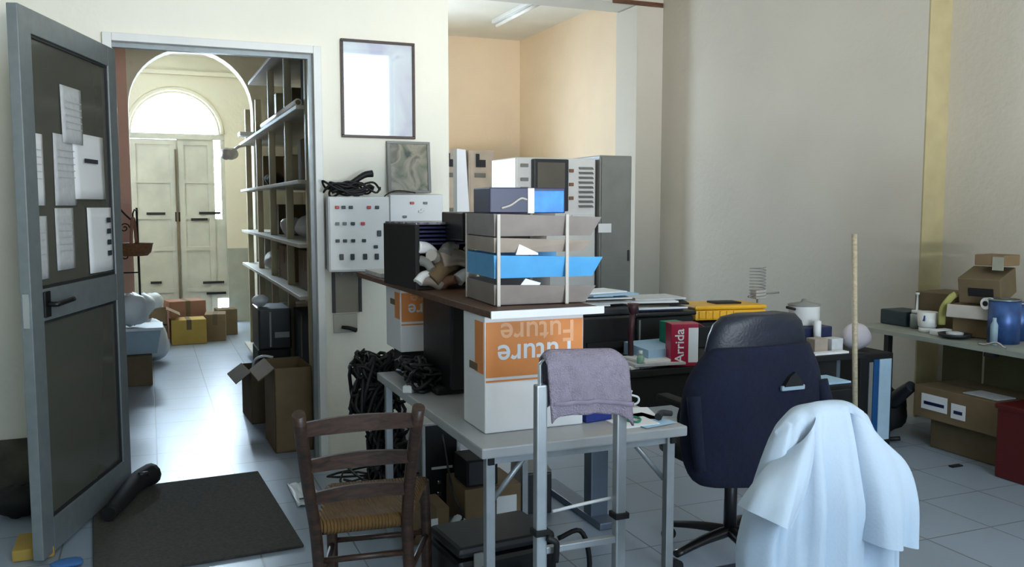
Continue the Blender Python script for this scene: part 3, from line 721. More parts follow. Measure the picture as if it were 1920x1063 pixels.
# ================================================================== WORK TABLE (grey folding table)
TZ = .75
TBL = mat('grey laminate', (168, 170, 172), .4, 0, .04)
t = thing('folding_table', 'grey topped folding table with silver legs behind the hand truck', 'table', (1.3, 3.1, 0))
obj('tabletop', box(B(), (.93, 2.50, TZ - .035), (1.68, 3.86, TZ), .006), TBL, t)
for x in (.965, 1.625):
    for y in (2.53, 3.79):
        obj('leg', box(B(), (x - .015, y - .015, 0.0), (x + .015, y + .015, TZ - .035), .003), ALU, t)
def brace(x0, z0, x1, z1, y):
    b = B(); tube(b, [(x0, y, z0), (x1, y, z1)], .009, 6, False); return b
obj('brace', brace(.975, .56, 1.11, .715, 2.545), ALU, t); obj('brace', brace(1.615, .56, 1.48, .715, 2.545), ALU, t)
obj('apron', box(B(), (.955, 2.525, TZ - .06), (1.64, 2.545, TZ - .035)), ALU, t)
for x in (.965, 1.625): obj('foot_cap', box(B(), (x - .018, 2.512, 0), (x + .018, 2.548, .02), .003), SOOT, t)
obj('corner_cap', box(B(), (.955, 2.508, TZ - .058), (.975, 2.53, TZ - .036)), SOOT, t); obj('corner_cap', box(B(), (1.62, 2.508, TZ - .058), (1.64, 2.53, TZ - .036)), SOOT, t)

# printed paper cartons that hold the plank
def future_box(lab, x0, x1, y0, y1, z0, z1, fold):
    t = thing('paper_carton', lab, 'box', ((x0 + x1) / 2, (y0 + y1) / 2, z0))
    obj('body', box(B(), (x0, y0, z0 + .001), (x1, y1, z1 - .001), .005), WCARD, t)
    zb = z0 + (z1 - z0) * .48
    obj('orange_band', box(B(), (x0 + .004, y0 - .0015, zb), (x1 - .004, y0 + .01, z1 - .02)), ORANGE, t)
    obj('side_band', box(B(), (x0 - .0015, y0 + .01, zb + .01), (x0 + .01, y0 + .09, z1 - .02)), ORANGE, t)
    wdt = x1 - x0
    text('lettering', 'Future', wdt * .285, WCARD, t, ((x0 + x1) / 2, y0 - .002, zb + (z1 - z0) * .19), (PI / 2, PI, 0))
    text('lettering', 'Future', wdt * .285, mat('pale orange print', (240, 178, 130), .5), t, ((x0 + x1) / 2 + .01, y0 - .002, zb + (z1 - z0) * .375), (PI / 2, PI, 0))
    obj('printed_line', box(B(), (x0 + .004, y0 - .002, zb - .016), (x1 - .004, y0 + .002, zb - .010)), ORANGE, t)
    obj('hand_hole', box(B(), (x0 - .002, (y0 + y1) / 2 - .04, z0 + .2), (x0 + .002, (y0 + y1) / 2 + .04, z0 + .225)), CARDD, t)
    return t
future_box('near white and orange paper carton standing upside down, its lettering inverted', 1.0, 1.36, 2.66, 2.87, TZ, 1.14, 0)
future_box('far white and orange paper carton under the left end of the plank', 1.0, 1.28, 3.70, 3.95, .86, 1.14, 0)
tag(obj('wooden_block', box(B(), (1.01, 3.72, TZ), (1.26, 3.856, .859), .004), SOOT), 'dark block under the far orange carton', 'block')
frame((1.17, 3.50, 1.141), math.radians(1.0))
t = thing('plank', 'brown wooden plank bridging the two orange paper cartons', 'board', (1.17, 3.5, 1.141))
obj('board', box(B(), (-.19, -.90, 0), (.20, .90, .024), .003), WOODB, t)
obj('white_edge', box(B(), (-.19, -.908, -.002), (.22, -.90, .024), .002), WPLAS, t)
world()
PZ = 1.166
# letter trays
t = thing('letter_tray_stack', 'stack of four letter trays, the third one sky blue, on the plank', 'letter trays', (1.24, 2.9, PZ))
frame((1.06, 2.715, PZ), math.radians(-3))
def tray(z, m, wdt, h):
    b = B(); th = .004; d = .34
    # slanted long front side, open right end
    prism(b, [(0, z), (th, z), (th, z + h), (0, z + h)], 'x', 0, .0001) if False else None
    loft(b, [[(-.01, -.012, z + h), (-.01, -.008, z + h), (.0, .012, z), (.0, .008, z)], [(wdt, -.012, z + h - .012), (wdt, -.008, z + h - .012), (wdt - .03, .012, z), (wdt - .03, .008, z)]], smooth=False)
    box(b, (0, .008, z), (wdt - .03, d, z + th))
    box(b, (0, d - th, z), (wdt - .03, d, z + h))
    box(b, (-.004, .0, z), (0, d, z + h))
    return b
for z, m, wdt, h, nm in ((.002, GPLAS, .36, .070, 'bottom'), (.092, BPLAS, .385, .078, 'blue'), (.178, TANP, .345, .05, 'tan'), (.232, GPLAS, .38, .075, 'top')):
    o = obj('tray', tray(z, m, wdt, h), m, t)
    if m is BPLAS: part_label(o, 'sky blue tray')
for x, y in ((.0, -.014), (.245, -.014), (-.008, .325), (.245, .335)):
    obj('support', box(B(), (x, y - .004, .0), (x + .012, y + .004, .306), .002), CLEAR, t)
# papers inside the trays
world()
frame((1.06, 2.715, PZ), math.radians(-3))
for z, x0, x1, m, lab in ((.104, .02, .20, NAVYP, 'navy folder lying in the blue tray'), (.010, .06, .30, PAPER, 'white papers lying in the bottom letter tray'), (.024, .01, .16, NAVYP, 'dark blue folder in the bottom letter tray'), (.190, .05, .26, PAPER, 'papers in the second letter tray from the top'), (.246, .02, .30, PAPERG, 'grey papers in the top letter tray')):
    b = B(); sheet(b, lambda u, v: (x0 + (x1 - x0) * u + .03 * v, .03 + .26 * v, z + .004 + .012 * math.sin(3 * u + 2 * v) ** 2 + .012 * (1 - v) * u), 6, 6)
    tag(obj('paper_stack', b, m, None, .005), lab, 'papers', 'papers in the letter trays')
b = B(); prism(b, [(.08, .060), (.105, .090), (.16, .074), (.15, .058)], 'y', -.004, .0)
tag(obj('folded_sheet', b, PAPER), 'white folded corner of paper sticking out above the bottom letter tray', 'paper')
b = B(); prism(b, [(.07, .170), (.082, .206), (.15, .175), (.15, .169)], 'y', -.004, .0)
tag(obj('folded_sheet', b, PAPER), 'white folded corner of paper sticking out above the blue letter tray', 'paper')
# boxes on top of the trays
t = thing('blue_carton', 'navy and bright blue carton with white stripe on top of the letter trays', 'box', (1.25, 2.8, PZ + .334))
obj('body', box(B(), (.0, .06, .308), (.275, .25, .395), .004), NAVYP, t)
obj('bright_panel', box(B(), (.155, .056, .310), (.268, .07, .385), .002), mat('bright blue print', (30, 130, 220), .35, 0, .2, 16), t)
obj('white_stripe', box(B(), (.135, .055, .308), (.158, .07, .393)), PAPER, t)
b = B(); tube(b, [(.04, .058, .325), (.075, .058, .336), (.11, .058, .358), (.132, .058, .354)], .004, 6); obj('swoosh_print', b, CLEAR, t)
world()
tag(obj('black_carton', box(B(), (1.10, 3.16, 1.365), (1.22, 3.42, 1.475), .006), BLACK), 'black carton just behind the top left of the letter trays', 'box')
# open equipment case on plank
t = thing('equipment_case', 'open black equipment case full of parts on the plank left of the trays', 'case', (1.10, 3.45, PZ))
frame((1.10, 3.42, PZ), math.radians(6))
b = B(); box(b, (-.14, -.06, .001), (-.12, .30, .26), .005); box(b, (-.12, .28, .001), (.14, .30, .26), .004); box(b, (.12, -.02, .001), (.14, .28, .22), .004); box(b, (-.12, -.05, .001), (.12, .28, .01)); obj('shell', b, SOOT, t)
obj('interior_block', box(B(), (-.115, .06, .012), (.115, .275, .15), .01), MIXED, t)
b = B()
for k in range(5): box(b, (-.125, -.05 + .0, .178 + k * .016), (.13, .27, .187 + k * .016), .002)
obj('folder_rack', b, NAVYP, t)
b = B(); box(b, (-.135, -.058, .258), (.135, .29, .268), .003); obj('lid', b, STRIPE, t)
world()
random.seed(5)
bits = [(-.08, .155, .02, WPLAS), (-.05, .12, .018, CLEAR), (-.09, .10, .016, GMET), (-.01, .07, .03, CARD), (.04, .11, .03, TANP), (.08, .05, .02, WPLAS), (-.06, .025, .022, TANP), (.0, .02, .02, PINKB), (-.10, .05, .015, WMET), (.02, .155, .022, GMET)]
for i, (x, z, r, m) in enumerate(bits):
    r *= 1.35; b = B(); frame((1.10 + x, 3.375 - .015 * (i % 3), PZ + z), random.uniform(-1, 1), random.uniform(-.5, .5), random.uniform(-.6, .6))
    tube(b, [(-r * 1.6, 0, 0), (0, 0, r * .4), (r * 1.6, 0, 0)], (r, r * .7), 10); world()
    tag(obj('machine_part', b, m), ['white knob piece at the top left inside the black case', 'pale ring piece under the white knob in the black case', 'grey coupling at the left inside the black case', 'brown card roll in the middle of the black case', 'beige horn shaped part at the right of the black case', 'white sleeve low at the right of the black case', 'beige foot part at the bottom left of the black case', 'pinkish piece at the bottom middle of the black case', 'white clip at the far left edge of the black case', 'grey tube near the top right of the black case'][i], 'machine part', 'parts inside the black case')
b = B(); tube(b, [(1.17, 3.33, PZ + .17), (1.21, 3.30, PZ + .12), (1.235, 3.29, PZ + .06), (1.25, 3.28, PZ + .025)], (.012, .024), 10)
tag(obj('curved_horn', b, TANP), 'curved beige horn shape standing at the right front of the black case', 'part')
t = thing('small_carton', 'small white and reddish carton at the left end of the plank', 'box', (1.02, 3.9, PZ))
obj('body', box(B(), (.995, 3.82, PZ), (1.06, 3.95, PZ + .10), .004), PAPERG, t)
obj('label_print', box(B(), (1.005, 3.817, PZ + .02), (1.05, 3.821, PZ + .06)), PINKB, t)
tag(obj('paper_stack', box(B(), (.985, 3.98, PZ), (1.16, 4.3, PZ + .02), .002), PAPERG), 'pale papers at the far left tip of the plank', 'papers')

# black screen standing between cartons
t = thing('computer_monitor', 'black monitor seen edge-on between the two orange cartons', 'monitor', (1.12, 3.4, TZ))
obj('casing', box(B(), (1.07, 3.22, TZ + .03), (1.16, 3.60, 1.12), .012), BLACK, t)
obj('base', box(B(), (1.03, 3.28, TZ), (1.20, 3.52, TZ + .03), .01), SOOT, t)
# heap of cables at the far end of the table
def cables(seed, n, c, s, r=.006, loops=9):
    b = B(); rnd = random.Random(seed)
    for k in range(n):
        p = [(c[0] + s[0] * rnd.uniform(-1, 1), c[1] + s[1] * rnd.uniform(-1, 1), max(c[2] - s[2] + r, c[2] + s[2] * rnd.uniform(-1, 1) * (1 - .0 * k))) for _ in range(loops)]
        tube(b, p, r, 5, True, 4)
    return b
tag(obj('cable_heap', cables(1, 20, (1.04, 3.50, TZ + .055), (.085, .17, .05), .008), RUBBER), 'heap of black cables on the far left of the folding table', 'cable')
tag(obj('cable_heap', cables(2, 26, (.97, 4.05, .64), (.12, .12, .17), .009), RUBBER), 'knot of black cables hanging beyond the far left end of the table', 'cable')
tag(obj('cable_heap', cables(8, 26, (1.02, 4.0, .30), (.09, .12, .18), .009), RUBBER), 'loose black cables hanging to the floor behind the rush chair', 'cable')
tag(obj('cable_heap', cables(9, 10, (1.02, 4.25, .10), (.22, .2, .095), .006), RUBBER), 'black cables spread on the floor behind the rush chair', 'cable')
t = thing('power_strip', 'pale multi-socket strip in the cable heap on the table', 'power strip', (1.0, 3.45, TZ))
frame((.99, 3.44, TZ), .9); obj('body', box(B(), (-.09, -.02, .001), (.09, .02, .03), .005), WPLAS, t)
for k in range(3): obj('socket', box(B(), (-.07 + k * .05, -.012, .03), (-.045 + k * .05, .012, .032)), DARK, t)
world()
# small things on the table right part
t = thing('battery_pack', 'yellow and blue packet lying on the folding table behind the towel rail', 'packet', (1.42, 2.75, TZ))
frame((1.43, 2.70, TZ), .15)
obj('blue_base', box(B(), (-.06, -.03, .001), (.05, .04, .035), .004), mat('deep blue card', (30, 50, 130), .5), t)
b = B(); frame((1.44, 2.71, TZ + .036), .15, 0, math.radians(-9)); box(b, (-.05, -.035, .005), (.075, .05, .03), .006); obj('yellow_top', b, YEL, t); world()
tag(obj('paper_sheet', box(B(), (1.45, 2.55, TZ), (1.60, 2.66, TZ + .006)), PAPER), 'white paper slip on the front edge of the folding table', 'papers')
t = thing('white_cup', 'white cup on the table right behind the towel', 'cup', (1.60, 2.80, TZ))
b = B(); lathe(b, [(.020, .001), (.024, .004), (.033, .07), (.036, .075), (.031, .072), (.022, .01)], (1.585, 2.78, TZ), 20); obj('body', b, WPLAS, t)
b = B(); tube(b, [(1.61, 2.77, TZ + .06), (1.638, 2.76, TZ + .05), (1.636, 2.76, TZ + .03), (1.608, 2.77, TZ + .02)], .004, 6); obj('handle', b, WPLAS, t)
for i, (x, y, rz, m, lab) in enumerate([(1.58, 2.62, .2, PAPERB, 'bluish printed sheet near the front right corner of the folding table'), (1.60, 2.72, -.3, PAPER, 'white sheet under the bluish sheet on the folding table'), (1.52, 2.95, .5, PAPERG, 'grey sheet further back on the folding table')]):
    frame((x, y, TZ + .0015 + .001 * (1 if i == 0 else 0)), rz); b = B(); box(b, (-.07, -.09, 0), (.07, .09, .0008 + .001 * i)); world()
    tag(obj('paper_sheet', b, m), lab, 'papers', 'sheets on the folding table')
b = B(); frame((1.655, 2.60, TZ + .005), .3); tube(b, [(-.04, 0, .012), (-.01, 0.01, .02), (.03, 0, .014)], (.014, .010), 8); world()
tag(obj('pen', b, DARK), 'dark stub lying at the right edge of the folding table', 'tool')
b = B(); tube(b, [(1.50, 2.62, TZ + .01), (1.52, 2.66, TZ + .014), (1.56, 2.62, TZ + .012), (1.53, 2.58, TZ + .01), (1.50, 2.62, TZ + .012)], .004, 6)
tag(obj('green_string', b, GREEN), 'small loop of teal wire on the folding table', 'wire')

# ================================================================== UNDER THE TABLE
def tower(lab, x0, x1, y0, y1, z0, z1, fm, bodym):
    t = thing('computer_tower', lab, 'computer', ((x0 + x1) / 2, (y0 + y1) / 2, z0))
    obj('case', box(B(), (x0, y0 + .02, z0 + .001), (x1, y1, z1), .006), bodym, t)
    obj('front_panel', box(B(), (x0 + .015, y0 + .01, z0 + .02), (x1 - .015, y0 + .024, z1 - .012), .006), fm, t)
    h = z1 - z0; wd = x1 - x0
    b = B()
    for lo, hi in (((x0, z0 + .01), (x0 + .016, z1)), ((x1 - .016, z0 + .01), (x1, z1)), ((x0 + .016, z0 + .01), (x1 - .016, z0 + .024)), ((x0 + .016, z1 - .010), (x1 - .016, z1))): box(b, (lo[0], y0 - .002, lo[1]), (hi[0], y0 + .019, hi[1]), .002)
    obj('bezel', b, WPLAS, t)
    obj('drive_slot', box(B(), (x0 + wd * .25, y0 + .004, z0 + h * .48), (x1 - wd * .2, y0 + .011, z0 + h * .505)), WMET, t)
    for f_, r in ((.33, .008), (.20, .010), (.12, .006)): obj('button', box(B(), (x0 + wd * .45 - r, y0 + .004, z0 + h * f_ - r), (x0 + wd * .45 + r, y0 + .011, z0 + h * f_ + r), .003), CHROME, t)
    return t
tower('black fronted computer tower with pale edges standing on the floor under the table', 1.19, 1.385, 4.03, 4.45, 0, .445, BLACK, mat('pale tower side', (186, 194, 196), .4))
t = carton('brown cardboard box with a white shipping label and a speaker on it under the table', 1.44, 3.86, 0, .28, .28, .20, CARD, .0)
obj('shipping_label', box(B(), (1.455, 3.715, .03), (1.555, 3.719, .15)), PAPER, t)
t = thing('black_speaker', 'black boxy speaker on the brown box under the table', 'speaker', (1.38, 3.85, .20))
obj('cabinet', box(B(), (1.315, 3.74, .203), (1.47, 3.92, .33), .006), SOOT, t); obj('grille', box(B(), (1.325, 3.734, .213), (1.46, 3.74, .32), .003), DARK, t)
t = carton('small brown box with a white label and cable over it behind the rush chair', 1.12, 3.76, 0, .17, .2, .155, CARD, 0)
obj('paper_label', box(B(), (1.07, 3.656, .04), (1.15, 3.6595, .11)), PAPER, t)
b = B(); blob(b, (1.245, 3.66, 0), .055, 77, (.8, .8, 1.0)); tag(obj('plastic_bag', b, PBAG), 'small white bag between the two boxes under the table', 'bag')
b = B(); tube(b, [(1.25, 3.90, .42), (1.20, 3.60, .25), (1.24, 3.58, .12), (1.13, 3.58, .10), (1.02, 3.55, .10), (.95, 3.4, .01), (1.05, 3.2, .01), (1.25, 3.25, .03)], .005, 6)
tag(obj('loose_cable', b, RUBBER), 'black cord drooping in front of the tower onto the floor', 'cable')
t = thing('tool_case', 'black plastic tool case on the floor under the near edge of the table', 'case', (1.22, 3.05, 0))
frame((1.21, 3.12, 0), math.radians(5))
obj('body', box(B(), (-.22, -.15, .001), (.20, .15, .20), .02), BLACK, t)
obj('lid', box(B(), (-.215, -.145, .205), (.195, .145, .245), .018), DARK, t)
b = B(); tube(b, [(-.06, -.155, .12), (-.055, -.185, .13), (.045, -.185, .13), (.05, -.155, .12)], .008, 8); obj('handle', b, SOOT, t)
for x in (-.14, .12): obj('latch', box(B(), (x - .02, -.16, .17), (x + .02, -.15, .225), .004), GMET, t)
world()
b = B(); tube(b, [(1.42, 2.98, .22), (1.50, 2.95, .25), (1.53, 2.93, .15), (1.52, 2.92, .0)], .010, 8)
tag(obj('black_hose', b, RUBBER), 'short black hose hanging off the tool case', 'hose')
t = thing('computer_tower', 'dark computer tower lying tilted on the floor beyond the silver desk leg', 'computer', (1.75, 4.0, 0))
frame((1.745, 3.99, 0), math.radians(-12), 0, 0)
obj('case', box(B(), (-.07, -.18, .001), (.07, .18, .22), .008), mat('beige grey case', (140, 138, 130), .5), t); obj('front_panel', box(B(), (-.065, -.20, .01), (.065, -.18, .21), .006), BLACK, t)
world()
tag(obj('black_tray', box(B(), (1.72, 3.72, .33), (1.87, 3.9, .37), .004), SOOT), 'flat black drawer hanging under the desk next to its silver leg', 'tray')

# ================================================================== HAND TRUCK WITH TOWEL
t = thing('hand_truck', 'folding aluminium hand truck standing in front of the table', 'hand truck', (1.12, 2.2, 0))
for x in (.992, 1.245):
    obj('rail', box(B(), (x - .016, 2.185, .05), (x + .016, 2.215, 1.005 - (x > 1.1) * .03), .005), ALU, t)
b = B(); 
tube(b, [(.992, 2.20, .60), (.992, 2.20, 1.06), (1.01, 2.20, 1.082), (1.22, 2.20, 1.068), (1.245, 2.20, 1.05), (1.245, 2.20, .60)], .008, 8, False); obj('telescopic_handle', b, CHROME, t)
for x, z in ((.992, .585), (1.245, .60)): obj('clamp', box(B(), (x - .022, 2.178, z - .010), (x + .024, 2.222, z + .008), .003), SOOT, t)
b = B(); box(b, (1.0, 2.19, .518), (1.24, 2.21, .538), .003); obj('crossbar', b, ALU, t)
b = B(); tube(b, [(1.045, 2.23, .625), (1.14, 2.23, .634), (1.235, 2.23, .64)], .005, 6, False); obj('thin_rung', b, WPLAS, t)
b = B(); box(b, (1.0, 2.19, .28), (1.24, 2.21, .30), .003); obj('crossbar', b, ALU, t)
b = B(); box(b, (.97, 2.08, .012), (1.26, 2.22, .02), .003); obj('toe_plate', b, ALU, t)
for x in (.95, 1.285):
    b = B(); prism(b, [(2.26 + .07 * math.cos(k * PI / 12), .07 + .07 * math.sin(k * PI / 12)) for k in range(24)], 'x', x - .015, x + .015); obj('wheel', b, RUBBER, t)
b = B(); tube(b, [(.95, 2.26, .07), (1.285, 2.26, .07)], .008, 8, False); obj('axle', b, CHROME, t)
b = B(); tube(b, [(1.0, 2.17, .575), (1.025, 2.165, .56), (1.03, 2.17, .535), (1.03, 2.175, .5)], .009, 8)
tag(obj('rubber_strap', b, RUBBER), 'short black strap dangling from the left clamp of the hand truck', 'strap')
def towel(u, v):
    # v: 0 bottom front, 0.5 over the bar, 1 bottom back
    x0 = .998 + .018 * (1 - abs(2 * v - 1)) * 0 + .022 * (abs(2 * v - 1)); x1 = 1.255 + .015 * abs(2 * v - 1)
    x = x0 + (x1 - x0) * u
    ztop = 1.100 - .012 * u - .030 * max(0, (u - .80) / .2) ** 2 - .02 * max(0, (.1 - u) / .1) ** 2
    fold = .007 * math.sin(11 * u + 1) + .005 * math.sin(23 * u + 2)
    L = .165
    if v < .44: s = v / .44; return (x, 2.178 - .006 + fold * (1 - s), ztop - .02 - L * (1 - s) + .006 * math.sin(4 * u))
    if v > .56: s = (v - .56) / .44; return (x, 2.224 + fold * s, ztop - .02 - L * .85 * s)
    a = (v - .44) / .12 * PI
    return (x, 2.20 - .024 * math.cos(a), ztop - .02 + .02 * math.sin(a))
t = tag(obj('towel', sheet(B(), towel, 44, 60), TOWEL, None, .007), 'mauve grey towel draped over the hand truck handle', 'towel')
b = B()
sheet(b, lambda u, v: (1.022 + .246 * u, 2.1645 + .007 * math.sin(11 * u + 1) + .005 * math.sin(23 * u + 2), .945 + .006 * math.sin(4 * u) + .012 * v - .012 * u), 30, 2)
obj('woven_hem', b, mat('towel hem', (136, 128, 146), .95, 0, .05, 30), t, .002)

# ================================================================== OFFICE DESK
DZ = .74
t = thing('office_desk', 'long black office desk with a silver pedestal leg in the middle of the room', 'desk', (2.6, 3.9, 0))
obj('desktop', box(B(), (1.86, 3.48, DZ - .03), (3.42, 4.42, DZ), .004), SOOT, t)
obj('modesty_panel', box(B(), (2.0, 3.50, .56), (3.25, 3.52, DZ - .03)), SOOT, t)
LEGM = mat('blue grey steel', (112, 124, 140), .4, .5)
for x in (1.888, 3.28):
    obj('leg', box(B(), (x, 3.60, .0), (x + .09, 3.68, DZ - .03), .006), LEGM, t)
    obj('leg_foot', box(B(), (x - .005, 3.50, .0), (x + .095, 4.2, .035), .006), LEGM, t)
t = thing('drawer_pedestal', 'dark drawer pedestal at the right end of the desk', 'drawers', (2.98, 3.36, 0))
obj('body', box(B(), (2.80, 3.26, 0.0), (3.15, 3.47, .640), .006), SOOT, t)
for k in range(3):
    z = .03 + k * .2
    f_ = obj('drawer', box(B(), (2.81, 3.245, z), (3.14, 3.26, z + .19), .004), BLACK, t); obj('handle', box(B(), (2.90, 3.232, z + .13), (2.95, 3.245, z + .142), .003), CHROME, f_)
tag(obj('blue_folder', box(B(), (2.86, 3.27, .642), (3.13, 3.44, .652), .002), PAPERB), 'shiny light blue folder on the drawer pedestal', 'folder')
# printer stack
t = thing('printer', 'black printer with a flat lid at the back left of the desk', 'printer', (2.15, 4.0, DZ))
obj('body', box(B(), (1.93, 3.80, DZ + .001), (2.24, 4.2, .96), .015), BLACK, t)
obj('lid', box(B(), (1.92, 3.79, .962), (2.25, 4.2, 1.0), .01), DARK, t); obj('output_slot', box(B(), (1.96, 3.79, .80), (2.20, 3.802, .83)), SOOT, t); obj('paper_tray', box(B(), (1.95, 3.72, DZ + .005), (2.21, 3.80, DZ + .03), .004), DARK, t)
t = thing('scanner', 'black laser printer right of the first printer, papers heaped on it', 'printer', (2.45, 4.0, DZ))
obj('body', box(B(), (2.275, 3.86, DZ + .001), (2.62, 4.25, .93), .012), SOOT, t)
obj('lid', box(B(), (2.265, 3.85, .932), (2.63, 4.25, .955), .008), BLACK, t)
b = B(); prism(b, [(3.80, .78), (3.86, .76), (3.86, .80), (3.815, .81)], 'x', 2.33, 2.56); obj('front_flap', b, DARK, t)
obj('silver_trim', box(B(), (2.285, 3.852, .76), (2.295, 3.862, .92)), GMET, t)
random.seed(21)
pp = [(2.00, 3.95, 1.005, PAPER), (2.08, 3.92, 1.013, PAPERG), (2.15, 4.0, 1.021, CARDD), (2.12, 3.97, 1.031, PAPER), (2.05, 4.02, 1.041, PAPERG), (2.14, 3.95, 1.05, PAPERB), (2.10, 4.0, 1.058, PAPER)]
labs = ['lowest white bundle', 'grey bundle second from the bottom', 'brown folder in the middle', 'white bundle above the brown folder', 'grey bundle third from the top', 'bluish bundle second from the top', 'topmost white bundle']
for i, (x, y, z, m) in enumerate(pp):
    frame((x, y, z), random.uniform(-.5, .3)); b = B(); box(b, (-.14, -.10, 0), (.14, .10, .007), .001); world()
    tag(obj('paper_stack', b, m), labs[i] + ' in the paper pile on the left printer', 'papers', 'papers on the left printer')
pp = [(2.42, 4.0, .957, NAVYP), (2.44, 3.98, .968, PAPER), (2.38, 4.05, .978, CARDD), (2.48, 4.0, .989, SOOT), (2.40, 4.0, .999, PAPER), (2.46, 4.03, 1.009, PAPERG)]
labs = ['lowest navy folder', 'white bundle second from the bottom', 'brown folder third from the bottom', 'black folder third from the top', 'white bundle second from the top', 'topmost grey bundle']
for i, (x, y, z, m) in enumerate(pp):
    frame((x, y, z), random.uniform(-.4, .2)); b = B(); box(b, (-.15, -.11, 0), (.15, .11, .009), .001); world()
    tag(obj('paper_stack', b, m), labs[i] + ' in the pile on the right printer', 'papers', 'papers on the right printer')
# dark red lamp arm rising in front of the printers
t = thing('desk_lamp', 'dark maroon jointed desk lamp in front of the printers', 'lamp', (2.12, 3.62, DZ))
MAR = mat('maroon enamel', (66, 26, 34), .5)
b = B(); lathe(b, [(.05, 0.001), (.05, .012), (.015, .02)], (2.14, 3.68, DZ), 18); obj('base', b, MAR, t)
b = B(); tube(b, [(2.14, 3.68, DZ + .015), (2.125, 3.66, .88), (2.13, 3.65, 1.0)], .014, 8, False); obj('arm', b, MAR, t)
b = B(); lathe(b, [(.010, .0), (.018, .01), (.03, .05), (.026, .05)], (2.125, 3.64, .985), 14); obj('head', b, MAR, t)
# papers, binders in front
stackspec = [(2.16, 3.62, DZ + .001, .15, PAPER, 'lowest white stack by the printers'), (2.20, 3.58, DZ + .014, -.1, PAPERG, 'grey stack on the lowest stack'), (2.23, 3.60, DZ + .026, .1, PAPER, 'top white stack near the red carton')]
for x, y, z, rz, m, lab in stackspec:
    frame((x, y, z), rz); b = B(); box(b, (-.13, -.09, 0), (.13, .09, .011), .001); world()
    tag(obj('paper_stack', b, m), lab + ' at the front of the desk', 'papers', 'paper stacks at the desk front')
frame((2.28, 3.68, DZ + .001), .1); b = B(); prism(b, [(-.1, .0), (.1, .0), (.1, .09), (-.1, .075)], 'x', -.12, .12); world()
tag(obj('paper_ream', b, PAPERB), 'thick sloping bluish white wad of paper in front of the right printer', 'papers')
t = thing('spray_can', 'small pale green bottle by the towel on the desk edge', 'bottle', (2.0, 3.60, DZ))
b = B(); lathe(b, [(.016, 0.001), (.018, .05), (.010, .065)], (2.105, 3.53, DZ), 14); obj('bottle', b, mat('pale green plastic', (140, 180, 160), .4), t)
b = B(); lathe(b, [(.009, .066), (.009, .085)], (2.105, 3.53, DZ), 12); obj('cap', b, WPLAS, t)
t = thing('product_carton', 'upright crimson and white carton with white vertical lettering on the desk', 'box', (2.32, 3.42, DZ))
frame((2.33, 3.53, DZ), math.radians(-14))
obj('body', box(B(), (-.065, -.035, .001), (.07, .05, .205), .003), MAG, t)
obj('white_side', box(B(), (.02, -.037, .02), (.068, -.03, .185)), PAPER, t)
text('lettering', 'Arrida', .062, PAPER, t, (-.022, -.0365, .10), (PI / 2, -PI / 2, 0))
b = B(); prism(b, [(.07, .205), (.075, .205), (.10, .19), (.097, .187)], 'y', -.03, .045); obj('flap', b, MAG, t)
world()
t = thing('product_carton', 'teal green carton behind the crimson one on the desk', 'box', (2.36, 3.72, DZ))
obj('body', box(B(), (2.335, 3.66, DZ + .001), (2.43, 3.74, .93), .003), GREEN, t); obj('base_print', box(B(), (2.337, 3.658, DZ + .005), (2.428, 3.662, .82)), DADO, t)
b = B(); prism(b, [(-.03, 0), (.03, 0), (.02, .10), (-.04, .14)], 'x', 2.46, 2.50)
bm_ = b; bmesh.ops.translate(bm_, verts=bm_.verts, vec=(0, 3.75, .93 - .19)); tag(obj('white_bag', bm_, PAPERB), 'pale upright sheet right of the crimson carton', 'paper')
# yellow case on a black box
t = thing('yellow_case', 'yellow plastic organiser case on a black box at the back of the desk', 'case', (2.9, 4.0, .88))
frame((2.90, 4.02, .865), math.radians(-4), 0, math.radians(1))
obj('body', box(B(), (-.22, -.11, .02), (.22, .12, .075), .012), YEL, t); obj('lid', box(B(), (-.225, -.115, .077), (.22, .125, .10), .01), YEL, t)
for k in range(6): obj('rib', box(B(), (-.20 + k * .042, -.118, .03), (-.18 + k * .042, -.108, .07), .003), YEL, t)
obj('dark_grip', box(B(), (-.06, -.05, .10), (.10, .05, .11), .004), SOOT, t)
world()
t = thing('cash_box', 'black box under the yellow case on the desk', 'box', (2.86, 4.0, DZ))
obj('body', box(B(), (2.70, 3.93, DZ + .001), (3.05, 4.13, .875), .006), SOOT, t); obj('lid_seam', box(B(), (2.698, 3.928, .85), (3.052, 4.132, .856)), DARK, t)
# wire coil stand
t = thing('wire_coil_stand', 'thin wire coil rising above the yellow case', 'coil', (3.15, 4.05, DZ))
b = B(); tube(b, [(3.17 + .045 * math.cos(a * .6), 4.05 + .045 * math.sin(a * .6), .98 + a * .0017) for a in range(105)], .0022, 5, True, 2); obj('coil', b, GMET, t)
b = B(); tube(b, [(3.17, 4.05, DZ), (3.17, 4.05, .985)], .006, 8, False); obj('post', b, GMET, t)
b = B(); tube(b, [(3.10, 4.04, .99), (3.17, 4.05, 1.0), (3.32, 4.05, 1.005)], .006, 6); obj('arm', b, GMET, t)
b = B(); box(b, (3.14, 4.02, .975), (3.21, 4.08, 1.03), .008); obj('clamp', b, CLEAR, t)
b = B(); lathe(b, [(.05, 0.001), (.05, .01), (.01, .015)], (3.17, 4.05, DZ), 16); obj('foot', b, GMET, t)
t = thing('saucepan', 'small white pot with a grey lid behind the office chair', 'pot', (3.5, 4.0, DZ))
tag(obj('blue_crate', box(B(), (3.06, 3.68, DZ + .001), (3.38, 3.92, .855), .008), mat('dark blue plastic', (24, 36, 72), .5)), 'dark blue crate on the desk under the white pot', 'crate')
b = B(); lathe(b, [(.075, 0.001), (.082, .01), (.082, .10), (.085, .105)], (3.28, 3.79, .855), 24); obj('pot', b, WMET, t)
